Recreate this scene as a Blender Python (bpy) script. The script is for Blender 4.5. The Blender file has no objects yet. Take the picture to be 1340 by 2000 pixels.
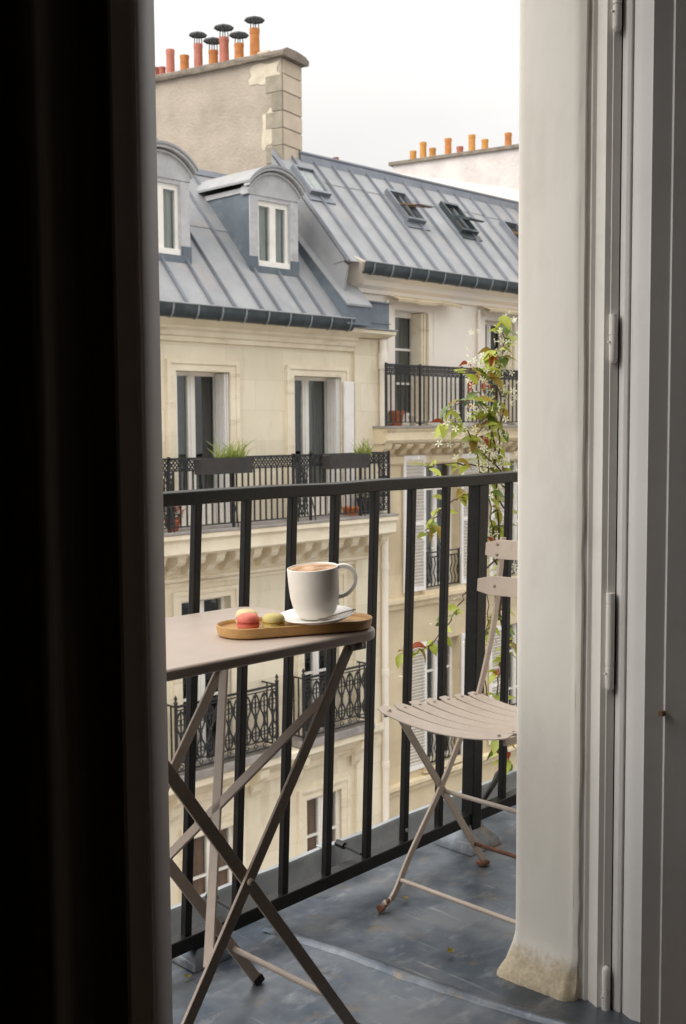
import bpy, bmesh, math, random
from mathutils import Vector, Matrix
R = math.radians
scene = bpy.context.scene
col = scene.collection

# ---------------------------------------------------------------- camera
EYE = Vector((0, 0, 1.05))
F_PX = 2200.0
pitch = math.atan(166 / F_PX); roll = R(.37); yaw = math.atan(2180 * math.cos(pitch) / F_PX)
_h = Vector((math.cos(yaw), math.sin(yaw), 0))
fwd = _h * math.cos(pitch) - Vector((0, 0, 1)) * math.sin(pitch)
_r = Vector((math.sin(yaw), -math.cos(yaw), 0)); _u = _r.cross(fwd)
rgt = _r * math.cos(roll) - _u * math.sin(roll)
upv = _u * math.cos(roll) + _r * math.sin(roll)
cd = bpy.data.cameras.new('camera'); cam = bpy.data.objects.new('camera', cd); col.objects.link(cam)
m = Matrix((rgt, upv, -fwd)).transposed().to_4x4(); m.translation = EYE; cam.matrix_world = m
cd.sensor_fit = 'HORIZONTAL'; cd.sensor_width = 36; cd.lens = 36 * F_PX / 1340
cd.clip_start = .02; cd.clip_end = 2000
cd.dof.use_dof = True; cd.dof.focus_distance = 2.0; cd.dof.aperture_fstop = 22
scene.camera = cam

# ---------------------------------------------------------------- sky and sun (bright overcast)
SUN_EL, SUN_AZ = R(46), R(170)          # azimuth of the sun's position, measured from +X towards +Y
w = bpy.data.worlds.new('World'); scene.world = w; w.use_nodes = True
nt = w.node_tree; nt.nodes.clear()
def wn(t): return nt.nodes.new(t)
out = wn('ShaderNodeOutputWorld'); bg = wn('ShaderNodeBackground'); sky = wn('ShaderNodeTexSky')
sky.sky_type = 'NISHITA'; sky.sun_disc = False; sky.sun_elevation = SUN_EL; sky.sun_rotation = R(90) - SUN_AZ
sky.air_density = 1.0; sky.dust_density = 5.0; sky.ozone_density = 1.0
hs = wn('ShaderNodeHueSaturation'); hs.inputs['Saturation'].default_value = .0
mixc = wn('ShaderNodeMix'); mixc.data_type = 'RGBA'; mixc.inputs[0].default_value = .85
# CIE overcast sky, steep gradation: (1 + 4 exp(-0.7 / sin h)) / 3
sxyz = wn('ShaderNodeSeparateXYZ'); cl = wn('ShaderNodeMath'); cl.operation = 'MAXIMUM'; cl.inputs[1].default_value = .03
dv = wn('ShaderNodeMath'); dv.operation = 'DIVIDE'; dv.inputs[0].default_value = -.7; ex = wn('ShaderNodeMath'); ex.operation = 'EXPONENT'
gr = wn('ShaderNodeMath'); gr.operation = 'MULTIPLY_ADD'; gr.inputs[1].default_value = 4 / 3; gr.inputs[2].default_value = 1 / 3
oc = wn('ShaderNodeVectorMath'); oc.operation = 'SCALE'; oc.inputs[0].default_value = (14.35, 14.2, 13.9)
tc = wn('ShaderNodeTexCoord'); mp = wn('ShaderNodeMapping'); mp.inputs['Scale'].default_value = (1, 1, 3.0)
nz = wn('ShaderNodeTexNoise'); nz.inputs['Scale'].default_value = 2.2; nz.inputs['Detail'].default_value = 4
mr = wn('ShaderNodeMapRange'); mr.inputs[1].default_value = .3; mr.inputs[2].default_value = .7
mr.inputs[3].default_value = .93; mr.inputs[4].default_value = 1.07
mul = wn('ShaderNodeVectorMath'); mul.operation = 'SCALE'
L = nt.links.new
L(sky.outputs[0], hs.inputs['Color']); L(hs.outputs[0], mixc.inputs[6]); L(mixc.outputs[2], mul.inputs[0])
L(tc.outputs['Generated'], sxyz.inputs[0]); L(sxyz.outputs[2], cl.inputs[0]); L(cl.outputs[0], dv.inputs[1]); L(dv.outputs[0], ex.inputs[0]); L(ex.outputs[0], gr.inputs[0]); L(gr.outputs[0], oc.inputs['Scale']); L(oc.outputs[0], mixc.inputs[7])
L(tc.outputs['Generated'], mp.inputs[0]); L(mp.outputs[0], nz.inputs['Vector']); L(nz.outputs[0], mr.inputs[0])
L(mr.outputs[0], mul.inputs['Scale']); L(mul.outputs[0], bg.inputs[0]); L(bg.outputs[0], out.inputs[0])
bg.inputs[1].default_value = .10
sd = bpy.data.lights.new('sun', 'SUN'); sd.energy = 1.5; sd.angle = R(60); sd.color = (1, .95, .87)
sun = bpy.data.objects.new('sun', sd); col.objects.link(sun)
sdir = Vector((math.cos(SUN_EL) * math.cos(SUN_AZ), math.cos(SUN_EL) * math.sin(SUN_AZ), math.sin(SUN_EL)))
sun.rotation_euler = sdir.to_track_quat('Z', 'Y').to_euler(); sun.location = (0, 0, 20)
vs = scene.view_settings
vs.view_transform = 'Standard'; vs.look = 'None'; vs.gamma = 1; vs.use_curve_mapping = False
vs.exposure = .86
scene.cycles.max_bounces = 8; scene.cycles.diffuse_bounces = 5; scene.cycles.transparent_max_bounces = 12
scene.cycles.sample_clamp_indirect = 6

# ---------------------------------------------------------------- materials
def mat(name, c1, c2=None, scale=3.0, rough=.6, metal=0.0, bump=0.0, bscale=60, stretch=(1, 1, 1), stain=None,
        stain_scale=1.5, stain_amt=.5, stain_stretch=(1, 1, 1), rand=0.0, rvar=.08, bdist=.004, spec=.5, joints=None,
        trans=0.0, contrast=(.35, .65), detail=5):
    M = bpy.data.materials.new(name); M.use_nodes = True
    t = M.node_tree; n = t.nodes; l = t.links.new
    p = n['Principled BSDF']; p.inputs['Metallic'].default_value = metal; p.inputs['Specular IOR Level'].default_value = spec
    g = n.new('ShaderNodeNewGeometry')
    def mapped(s):
        q = n.new('ShaderNodeMapping'); q.inputs['Scale'].default_value = s; l(g.outputs['Position'], q.inputs[0]); return q.outputs[0]
    v = mapped(stretch)
    a = n.new('ShaderNodeTexNoise'); a.inputs['Scale'].default_value = scale; a.inputs['Detail'].default_value = detail
    a.inputs['Roughness'].default_value = .62; l(v, a.inputs['Vector'])
    rm = n.new('ShaderNodeMapRange'); rm.inputs[1].default_value, rm.inputs[2].default_value = contrast; l(a.outputs[0], rm.inputs[0])
    mx = n.new('ShaderNodeMix'); mx.data_type = 'RGBA'; l(rm.outputs[0], mx.inputs[0])
    c2 = c2 or tuple(x * .82 for x in c1)
    mx.inputs[6].default_value = (*c1, 1); mx.inputs[7].default_value = (*c2, 1); c = mx.outputs[2]
    if stain:
        b = n.new('ShaderNodeTexNoise'); b.inputs['Scale'].default_value = stain_scale; b.inputs['Detail'].default_value = 8
        b.inputs['Roughness'].default_value = .7; l(mapped(stain_stretch), b.inputs['Vector'])
        r2 = n.new('ShaderNodeMapRange'); r2.inputs[1].default_value = .54; r2.inputs[2].default_value = .74
        r2.inputs[4].default_value = stain_amt; l(b.outputs[0], r2.inputs[0])
        m2 = n.new('ShaderNodeMix'); m2.data_type = 'RGBA'; l(r2.outputs[0], m2.inputs[0]); l(c, m2.inputs[6])
        m2.inputs[7].default_value = (*stain, 1); c = m2.outputs[2]
    if joints:                                   # faint ashlar joints: (block w, block h, strength)
        sx = n.new('ShaderNodeSeparateXYZ'); l(g.outputs['Position'], sx.inputs[0])
        cx = n.new('ShaderNodeCombineXYZ'); l(sx.outputs[0], cx.inputs[0]); l(sx.outputs[2], cx.inputs[1])
        br = n.new('ShaderNodeTexBrick'); br.inputs['Scale'].default_value = 1
        br.inputs['Brick Width'].default_value = joints[0]; br.inputs['Row Height'].default_value = joints[1]
        br.inputs['Mortar Size'].default_value = .006; br.inputs['Mortar Smooth'].default_value = .4
        br.inputs['Color1'].default_value = (1, 1, 1, 1); br.inputs['Color2'].default_value = (.88, .87, .85, 1)
        k = 1 - joints[2]; br.inputs['Mortar'].default_value = (k, k, k, 1); l(cx.outputs[0], br.inputs['Vector'])
        m3 = n.new('ShaderNodeMix'); m3.data_type = 'RGBA'; m3.blend_type = 'MULTIPLY'; m3.inputs[0].default_value = 1
        l(c, m3.inputs[6]); l(br.outputs[0], m3.inputs[7]); c = m3.outputs[2]
    if rand:
        oi = n.new('ShaderNodeObjectInfo'); r3 = n.new('ShaderNodeMapRange'); r3.inputs[3].default_value = 1 - rand; r3.inputs[4].default_value = 1 + rand
        l(oi.outputs['Random'], r3.inputs[0]); h2 = n.new('ShaderNodeHueSaturation'); l(r3.outputs[0], h2.inputs['Value']); l(c, h2.inputs['Color']); c = h2.outputs[0]
    l(c, p.inputs['Base Color'])
    r4 = n.new('ShaderNodeMapRange'); r4.inputs[3].default_value = max(.02, rough - rvar); r4.inputs[4].default_value = min(1, rough + rvar)
    l(a.outputs[0], r4.inputs[0]); l(r4.outputs[0], p.inputs['Roughness'])
    if bump:
        d = n.new('ShaderNodeTexNoise'); d.inputs['Scale'].default_value = bscale; d.inputs['Detail'].default_value = 4; l(v, d.inputs['Vector'])
        bm = n.new('ShaderNodeBump'); bm.inputs['Strength'].default_value = bump; bm.inputs['Distance'].default_value = bdist
        l(d.outputs[0], bm.inputs['Height']); l(bm.outputs[0], p.inputs['Normal'])
    if trans:
        tb = n.new('ShaderNodeBsdfTranslucent'); l(c, tb.inputs['Color']); ms = n.new('ShaderNodeMixShader'); ms.inputs[0].default_value = trans
        l(p.outputs[0], ms.inputs[1]); l(tb.outputs[0], ms.inputs[2]); l(ms.outputs[0], n['Material Output'].inputs[0])
    return M
def glass(name, tint=(.9, .93, .92)):
    M = bpy.data.materials.new(name); M.use_nodes = True
    t = M.node_tree; n = t.nodes; l = t.links.new; n.remove(n['Principled BSDF'])
    tr = n.new('ShaderNodeBsdfTransparent'); tr.inputs[0].default_value = (*tint, 1)
    gl = n.new('ShaderNodeBsdfGlossy'); gl.inputs['Roughness'].default_value = .03; lw = n.new('ShaderNodeLayerWeight'); lw.inputs[0].default_value = .5
    pw = n.new('ShaderNodeMath'); pw.operation = 'POWER'; pw.inputs[1].default_value = 5; l(lw.outputs['Facing'], pw.inputs[0])
    fr = n.new('ShaderNodeMath'); fr.operation = 'MULTIPLY_ADD'; fr.inputs[1].default_value = .93; fr.inputs[2].default_value = .08; l(pw.outputs[0], fr.inputs[0])
    g = n.new('ShaderNodeNewGeometry'); no = n.new('ShaderNodeTexNoise'); no.inputs['Scale'].default_value = 2.5; l(g.outputs['Position'], no.inputs['Vector'])
    bm = n.new('ShaderNodeBump'); bm.inputs['Strength'].default_value = .06; bm.inputs['Distance'].default_value = .05; l(no.outputs[0], bm.inputs['Height']); l(bm.outputs[0], gl.inputs['Normal'])
    ms = n.new('ShaderNodeMixShader'); l(fr.outputs[0], ms.inputs[0]); l(tr.outputs[0], ms.inputs[1]); l(gl.outputs[0], ms.inputs[2])
    l(ms.outputs[0], n['Material Output'].inputs[0]); return M

M = {}
M['cream'] = mat('cream_limestone', (.82, .75, .605), (.75, .675, .53), scale=1.3, rough=.85, bump=.25, bscale=40, stain=(.50, .40, .26),
                 stain_scale=1.5, stain_amt=.55, stain_stretch=(1.6, 1, .28), joints=(1.05, .43, .17))
M['cream_trim'] = mat('cream_moulding', (.82, .745, .60), (.72, .635, .485), scale=2.5, rough=.85, bump=.3, bscale=50, stain=(.36, .29, .19),
                      stain_scale=2.4, stain_amt=.72, stain_stretch=(.5, 1, 2.0))
M['stone_tan'] = mat('tan_limestone', (.69, .585, .41), (.60, .50, .34), scale=1.6, rough=.88, bump=.25, bscale=45, stain=(.40, .30, .17),
                     stain_scale=1.4, stain_amt=.5, stain_stretch=(1, 1, .4), joints=(1.2, .45, .06))
M['stone_trim'] = mat('tan_moulding', (.74, .64, .46), (.62, .51, .34), scale=2.5, rough=.88, bump=.3, bscale=50, stain=(.33, .25, .15),
                      stain_scale=2.4, stain_amt=.72, stain_stretch=(.5, 1, 2.0))
M['white_render'] = mat('white_render', (.83, .775, .70), (.79, .725, .645), scale=1.2, rough=.9, bump=.15, bscale=60, stain=(.55, .46, .36), stain_scale=1.2, stain_amt=.35, stain_stretch=(1, 1, .3))
M['slab'] = mat('weathered_slab', (.36, .33, .31), (.24, .22, .21), scale=4, rough=.8, bump=.3, bscale=40, stain=(.13, .12, .11), stain_amt=.6)
M['zinc'] = mat('zinc_roof', (.305, .308, .318), (.25, .256, .27), scale=2.4, rough=.52, metal=.2, bump=.25, bscale=5, bdist=.015, stain=(.44, .36, .30), stain_scale=1.3,
                stain_amt=.4, rand=.06, rvar=.1)
M['zinc_seam'] = mat('zinc_seam', (.21, .225, .255), (.165, .18, .21), scale=3, rough=.5, metal=.3, rand=.05)
M['zinc_blue'] = mat('blue_zinc', (.15, .178, .21), (.108, .132, .158), scale=2.2, rough=.55, metal=.2, bump=.15, bscale=8, bdist=.01, stain=(.30, .33, .37), stain_scale=2.5, stain_amt=.4)
M['gutter'] = mat('gutter_zinc', (.075, .09, .10), (.045, .058, .066), scale=5, rough=.42, metal=.4)
M['gutter_rim'] = mat('gutter_rim', (.30, .32, .33), (.22, .24, .25), scale=5, rough=.45, metal=.4)
M['dormer'] = mat('peeling_grey_paint', (.50, .50, .51), (.40, .40, .415), scale=5, rough=.75, bump=.3, bscale=40, stain=(.23, .23, .24), stain_scale=7, stain_amt=.65)
M['white_paint'] = mat('white_joinery_paint', (.83, .80, .76), (.77, .745, .705), scale=4, rough=.5, stain=(.55, .50, .44), stain_scale=4, stain_amt=.35)
M['shutter'] = mat('white_shutter_paint', (.81, .79, .77), (.75, .73, .705), scale=4, rough=.55, stain=(.52, .47, .42), stain_scale=3, stain_amt=.4)
M['ironwork'] = mat('black_wrought_iron', (.011, .0115, .013), (.02, .02, .021), scale=12, rough=.55, metal=0)
M['render_chim'] = mat('rough_grey_beige_render', (.42, .36, .295), (.31, .262, .215), scale=1.9, rough=.95, bump=.6, bscale=22, bdist=.02, stain=(.27, .235, .20), stain_scale=1.4,
                       stain_amt=.55, stain_stretch=(1, 1, .5), contrast=(.3, .7), detail=9)
M['render_pale'] = mat('pale_blotchy_render', (.68, .635, .61), (.56, .51, .49), scale=2.2, rough=.95, bump=.4, bscale=22, bdist=.02, stain=(.36, .31, .30), stain_scale=1.3, stain_amt=.6, detail=9)
M['quoin_dark'] = mat('grey_quoin_stone', (.31, .275, .215), (.23, .205, .155), scale=6, rough=.92, bump=.5, bscale=40, rand=.12)
M['quoin_pale'] = mat('pale_quoin_stone', (.60, .51, .40), (.52, .43, .33), scale=4, rough=.92, bump=.4, bscale=40, rand=.06)
M['mortar'] = mat('cream_mortar', (.60, .535, .425), (.49, .43, .33), scale=6, rough=.95, bump=.5, bscale=35)
M['cap'] = mat('weathered_coping', (.27, .225, .18), (.17, .145, .115), scale=7, rough=.95, bump=.6, bscale=30, bdist=.015)
M['pot_orange'] = mat('orange_terracotta', (.56, .22, .055), (.42, .155, .045), scale=8, rough=.8, rand=.1, stain=(.22, .12, .06), stain_scale=8, stain_amt=.5)
M['pot_pink'] = mat('pinkish_red_terracotta', (.46, .165, .115), (.36, .12, .085), scale=8, rough=.8, rand=.1, stain=(.2, .09, .07), stain_scale=8, stain_amt=.5)
M['pot_yellow'] = mat('yellow_orange_terracotta', (.62, .31, .075), (.50, .23, .055), scale=8, rough=.8, rand=.12)
M['metal_cap'] = mat('galvanised_cowl', (.13, .14, .14), (.08, .09, .09), scale=10, rough=.5, metal=.5)
M['glass'] = glass('window_glass')
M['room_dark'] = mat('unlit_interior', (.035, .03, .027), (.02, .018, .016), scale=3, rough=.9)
M['curtain_grey'] = mat('grey_curtain', (.115, .115, .115), (.06, .062, .064), scale=6, stretch=(6, 6, .3), rough=.9)
M['curtain_pale'] = mat('pale_net_curtain', (.40, .42, .39), (.24, .26, .24), scale=5, stretch=(6, 6, .3), rough=.9)
M['curtain_brown'] = mat('brown_interior_shutter', (.36, .20, .135), (.28, .145, .095), scale=4, rough=.8)
M['flue_brown'] = mat('rusty_flashing', (.24, .13, .06), (.13, .07, .035), scale=9, rough=.7)
M['rail_paint'] = mat('old_black_rail_paint', (.006, .0055, .005), (.010, .009, .008), scale=25, rough=.34, spec=.32, bump=.35, bscale=120, bdist=.002, stain=(.07, .065, .06), stain_scale=34, stain_amt=.16)
M['floor_zinc'] = None
M['upstand_zinc'] = mat('upstand_zinc', (.40, .42, .43), (.28, .30, .32), scale=9, rough=.45, metal=.35, bump=.2, bscale=20, bdist=.003, stain=(.50, .50, .48), stain_scale=14, stain_amt=.5)  # paler than the floor sheet: sky reflection put into the base colour
M['taupe'] = mat('taupe_powder_coat', (.53, .435, .37), (.50, .41, .345), scale=20, rough=.42, bump=.12, bscale=500, bdist=.0006)
M['taupe_leg'] = mat('taupe_leg_paint', (.37, .30, .25), (.335, .27, .225), scale=25, rough=.45, bump=.15, bscale=300, bdist=.0006, stain=(.16, .11, .08), stain_scale=40, stain_amt=.3)
M['chair'] = mat('taupe_chair_paint', (.47, .39, .325), (.43, .355, .295), scale=25, rough=.45, bump=.15, bscale=300, bdist=.0006, stain=(.24, .16, .11), stain_scale=40, stain_amt=.35)
M['rust'] = mat('rusty_steel', (.17, .065, .03), (.09, .04, .022), scale=60, rough=.8, bump=.4, bscale=200)
M['screw'] = mat('bolt_head', (.30, .25, .215), (.22, .18, .15), scale=60, rough=.4, metal=.3)
M['bamboo'] = mat('bamboo_wood', (.56, .33, .125), (.45, .25, .085), scale=22, stretch=(1.2, 7, 10), rough=.48, bump=.1, bscale=160, bdist=.0006, contrast=(.3, .7))
M['ceramic'] = mat('speckled_white_stoneware', (.85, .81, .75), (.82, .78, .72), scale=90, rough=.35, bump=.05, bscale=200, bdist=.0005)
M['porcelain'] = mat('white_porcelain', (.82, .79, .75), (.80, .77, .73), scale=20, rough=.22)
M['crema'] = mat('milky_coffee_foam', (.66, .44, .26), (.34, .16, .06), scale=38, rough=.6, bump=.3, bscale=300, bdist=.0008, contrast=(.38, .6))
M['mac_pink'] = mat('pink_macaron_shell', (.74, .20, .15), (.66, .155, .12), scale=80, rough=.65, bump=.2, bscale=400, bdist=.0006)
M['mac_pinkfill'] = mat('pink_macaron_filling', (.55, .10, .09), (.45, .07, .065), scale=90, rough=.8, bump=.8, bscale=350, bdist=.002)
M['mac_green'] = mat('pistachio_macaron_shell', (.60, .50, .19), (.53, .44, .16), scale=80, rough=.65, bump=.2, bscale=400, bdist=.0006)
M['mac_greenfill'] = mat('pistachio_macaron_filling', (.44, .33, .07), (.36, .26, .05), scale=90, rough=.8, bump=.8, bscale=350, bdist=.002)
M['mac_cream'] = mat('vanilla_macaron_shell', (.72, .60, .34), (.66, .54, .29), scale=80, rough=.65, bump=.2, bscale=400, bdist=.0006)
M['spoon'] = mat('brushed_steel', (.42, .34, .29), (.34, .27, .22), scale=40, rough=.25, metal=.9)
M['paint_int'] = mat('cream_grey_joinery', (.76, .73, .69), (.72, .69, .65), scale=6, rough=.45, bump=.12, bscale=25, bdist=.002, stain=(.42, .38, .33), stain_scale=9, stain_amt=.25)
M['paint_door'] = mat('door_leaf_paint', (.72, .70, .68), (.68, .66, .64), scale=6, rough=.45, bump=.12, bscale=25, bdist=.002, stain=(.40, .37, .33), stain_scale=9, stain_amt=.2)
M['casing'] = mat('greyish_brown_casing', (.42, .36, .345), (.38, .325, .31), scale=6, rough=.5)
M['room_paint'] = mat('room_paint', (.33, .30, .28), (.30, .27, .25), scale=2, rough=.9)
M['room_floor'] = mat('dark_parquet', (.10, .06, .035), (.07, .04, .025), scale=4, stretch=(1, 8, 1), rough=.5)
M['drape'] = mat('dark_brown_drape', (.15, .105, .07), (.10, .07, .048), scale=8, stretch=(8, 8, .4), rough=.95)
M['asphalt'] = mat('street_asphalt', (.06, .06, .062), (.045, .045, .047), scale=4, rough=.85)
M['soil'] = mat('potting_soil', (.05, .035, .025), (.03, .02, .015), scale=40, rough=.95)
M['planter_dark'] = mat('dark_planter_plastic', (.03, .028, .027), (.045, .04, .04), scale=9, rough=.6)
M['terracotta'] = mat('terracotta_pot', (.36, .115, .05), (.29, .09, .04), scale=12, rough=.8)
M['orange_pot'] = mat('orange_glazed_pot', (.55, .17, .03), (.45, .13, .03), scale=12, rough=.5)
M['grass'] = mat('planter_grass', (.36, .40, .10), (.24, .30, .07), scale=30, rough=.6, rand=.2, trans=.35)
M['evergreen'] = mat('small_evergreen_leaf', (.035, .07, .025), (.02, .045, .015), scale=30, rough=.6, trans=.2)
M['geranium'] = mat('red_geranium_petal', (.62, .035, .02), (.5, .02, .015), scale=30, rough=.6, trans=.3)
M['leaf_a'] = mat('fresh_green_leaf', (.46, .50, .08), (.35, .41, .055), scale=30, rough=.38, rand=.2, trans=.4)
M['leaf_b'] = mat('deep_green_leaf', (.14, .21, .035), (.10, .16, .025), scale=30, rough=.35, rand=.25, trans=.3)
M['leaf_c'] = mat('yellow_olive_leaf', (.40, .30, .05), (.30, .20, .035), scale=40, rough=.4, rand=.2, trans=.4)
M['leaf_r'] = mat('rust_red_leaf', (.42, .085, .03), (.30, .07, .025), scale=40, rough=.4, rand=.2, trans=.4)
M['petal'] = mat('white_jasmine_petal', (.86, .85, .72), (.80, .80, .60), scale=60, rough=.6, rand=.1, trans=.35)
M['stem'] = mat('brown_vine_stem', (.13, .075, .045), (.09, .05, .03), scale=40, rough=.7)
M['bolt'] = mat('black_bolt', (.012, .012, .012), (.02, .02, .02), scale=40, rough=.4, metal=.4)

# zinc of our own balcony: worn, blotchy, with pale scuffs, rust freckles and dents
def floor_material():
    Mx = mat('balcony_zinc_sheet', (.075, .095, .125), (.20, .215, .235), scale=5.0, rough=.40, metal=.65, bump=.0, stain=(.40, .41, .42), stain_scale=9, stain_amt=.6,
             stain_stretch=(1, 2.2, 1), rvar=.16, contrast=(.40, .62), detail=12)
    t = Mx.node_tree; n = t.nodes; l = t.links.new; p = n['Principled BSDF']; src = p.inputs['Base Color'].links[0].from_socket
    g = n.new('ShaderNodeNewGeometry')
    a = n.new('ShaderNodeTexNoise'); a.inputs['Scale'].default_value = 11; a.inputs['Detail'].default_value = 9; a.inputs['Roughness'].default_value = .75; l(g.outputs['Position'], a.inputs['Vector'])
    r = n.new('ShaderNodeMapRange'); r.inputs[1].default_value = .57; r.inputs[2].default_value = .66; r.inputs[4].default_value = .6; l(a.outputs[0], r.inputs[0])
    mx = n.new('ShaderNodeMix'); mx.data_type = 'RGBA'; l(r.outputs[0], mx.inputs[0]); l(src, mx.inputs[6]); mx.inputs[7].default_value = (.27, .20, .13, 1); l(mx.outputs[2], p.inputs['Base Color'])
    mpx = n.new('ShaderNodeMapping'); mpx.inputs['Scale'].default_value = (1, .09, 1); mpx.inputs['Rotation'].default_value = (0, 0, R(38)); l(g.outputs['Position'], mpx.inputs[0])
    sc_n = n.new('ShaderNodeTexNoise'); sc_n.inputs['Scale'].default_value = 75; sc_n.inputs['Detail'].default_value = 3; l(mpx.outputs[0], sc_n.inputs['Vector'])
    sr = n.new('ShaderNodeMapRange'); sr.inputs[1].default_value = .66; sr.inputs[2].default_value = .74; sr.inputs[4].default_value = .45; l(sc_n.outputs[0], sr.inputs[0])
    sm = n.new('ShaderNodeMix'); sm.data_type = 'RGBA'; l(sr.outputs[0], sm.inputs[0]); l(mx.outputs[2], sm.inputs[6]); sm.inputs[7].default_value = (.46, .47, .48, 1); l(sm.outputs[2], p.inputs['Base Color'])
    b = n.new('ShaderNodeTexNoise'); b.inputs['Scale'].default_value = 5.5; b.inputs['Detail'].default_value = 3; l(g.outputs['Position'], b.inputs['Vector'])
    bm = n.new('ShaderNodeBump'); bm.inputs['Strength'].default_value = .45; bm.inputs['Distance'].default_value = .02; l(b.outputs[0], bm.inputs['Height'])
    b2 = n.new('ShaderNodeTexNoise'); b2.inputs['Scale'].default_value = 90; b2.inputs['Detail'].default_value = 4; l(g.outputs['Position'], b2.inputs['Vector'])
    bm2 = n.new('ShaderNodeBump'); bm2.inputs['Strength'].default_value = .12; bm2.inputs['Distance'].default_value = .002; l(b2.outputs[0], bm2.inputs['Height']); l(bm.outputs[0], bm2.inputs['Normal'])
    l(bm2.outputs[0], p.inputs['Normal']); return Mx
M['floor_zinc'] = floor_material()
# plaster of the door reveal: painted above, bare sandy mortar at the swollen foot
def plaster_material():
    Mx = mat('reveal_plaster', (.77, .73, .665), (.72, .68, .615), scale=4, rough=.85, bump=.28, bscale=40, bdist=.003, stretch=(1, 1, .55), stain=(.50, .45, .39), stain_scale=5.5, stain_amt=.32, stain_stretch=(1, 1, .5))
    t = Mx.node_tree; n = t.nodes; l = t.links.new; p = n['Principled BSDF']; src = p.inputs['Base Color'].links[0].from_socket
    g = n.new('ShaderNodeNewGeometry'); sx = n.new('ShaderNodeSeparateXYZ'); l(g.outputs['Position'], sx.inputs[0])
    a = n.new('ShaderNodeTexNoise'); a.inputs['Scale'].default_value = 45; a.inputs['Detail'].default_value = 9; a.inputs['Roughness'].default_value = .72; l(g.outputs['Position'], a.inputs['Vector'])
    md = n.new('ShaderNodeMath'); md.operation = 'MULTIPLY_ADD'; md.inputs[1].default_value = -.10; l(a.outputs[0], md.inputs[0]); l(sx.outputs[2], md.inputs[2])
    r = n.new('ShaderNodeMapRange'); r.inputs[1].default_value = -.012; r.inputs[2].default_value = .016; r.inputs[3].default_value = 1; r.inputs[4].default_value = 0; l(md.outputs[0], r.inputs[0])
    b = n.new('ShaderNodeTexNoise'); b.inputs['Scale'].default_value = 140; b.inputs['Detail'].default_value = 6; l(g.outputs['Position'], b.inputs['Vector'])
    cr = n.new('ShaderNodeMix'); cr.data_type = 'RGBA'; l(b.outputs[0], cr.inputs[0]); cr.inputs[6].default_value = (.34, .26, .15, 1); cr.inputs[7].default_value = (.78, .68, .52, 1)
    mx = n.new('ShaderNodeMix'); mx.data_type = 'RGBA'; l(r.outputs[0], mx.inputs[0]); l(src, mx.inputs[6]); l(cr.outputs[2], mx.inputs[7]); l(mx.outputs[2], p.inputs['Base Color'])
    return Mx
M['plaster'] = plaster_material()

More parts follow.
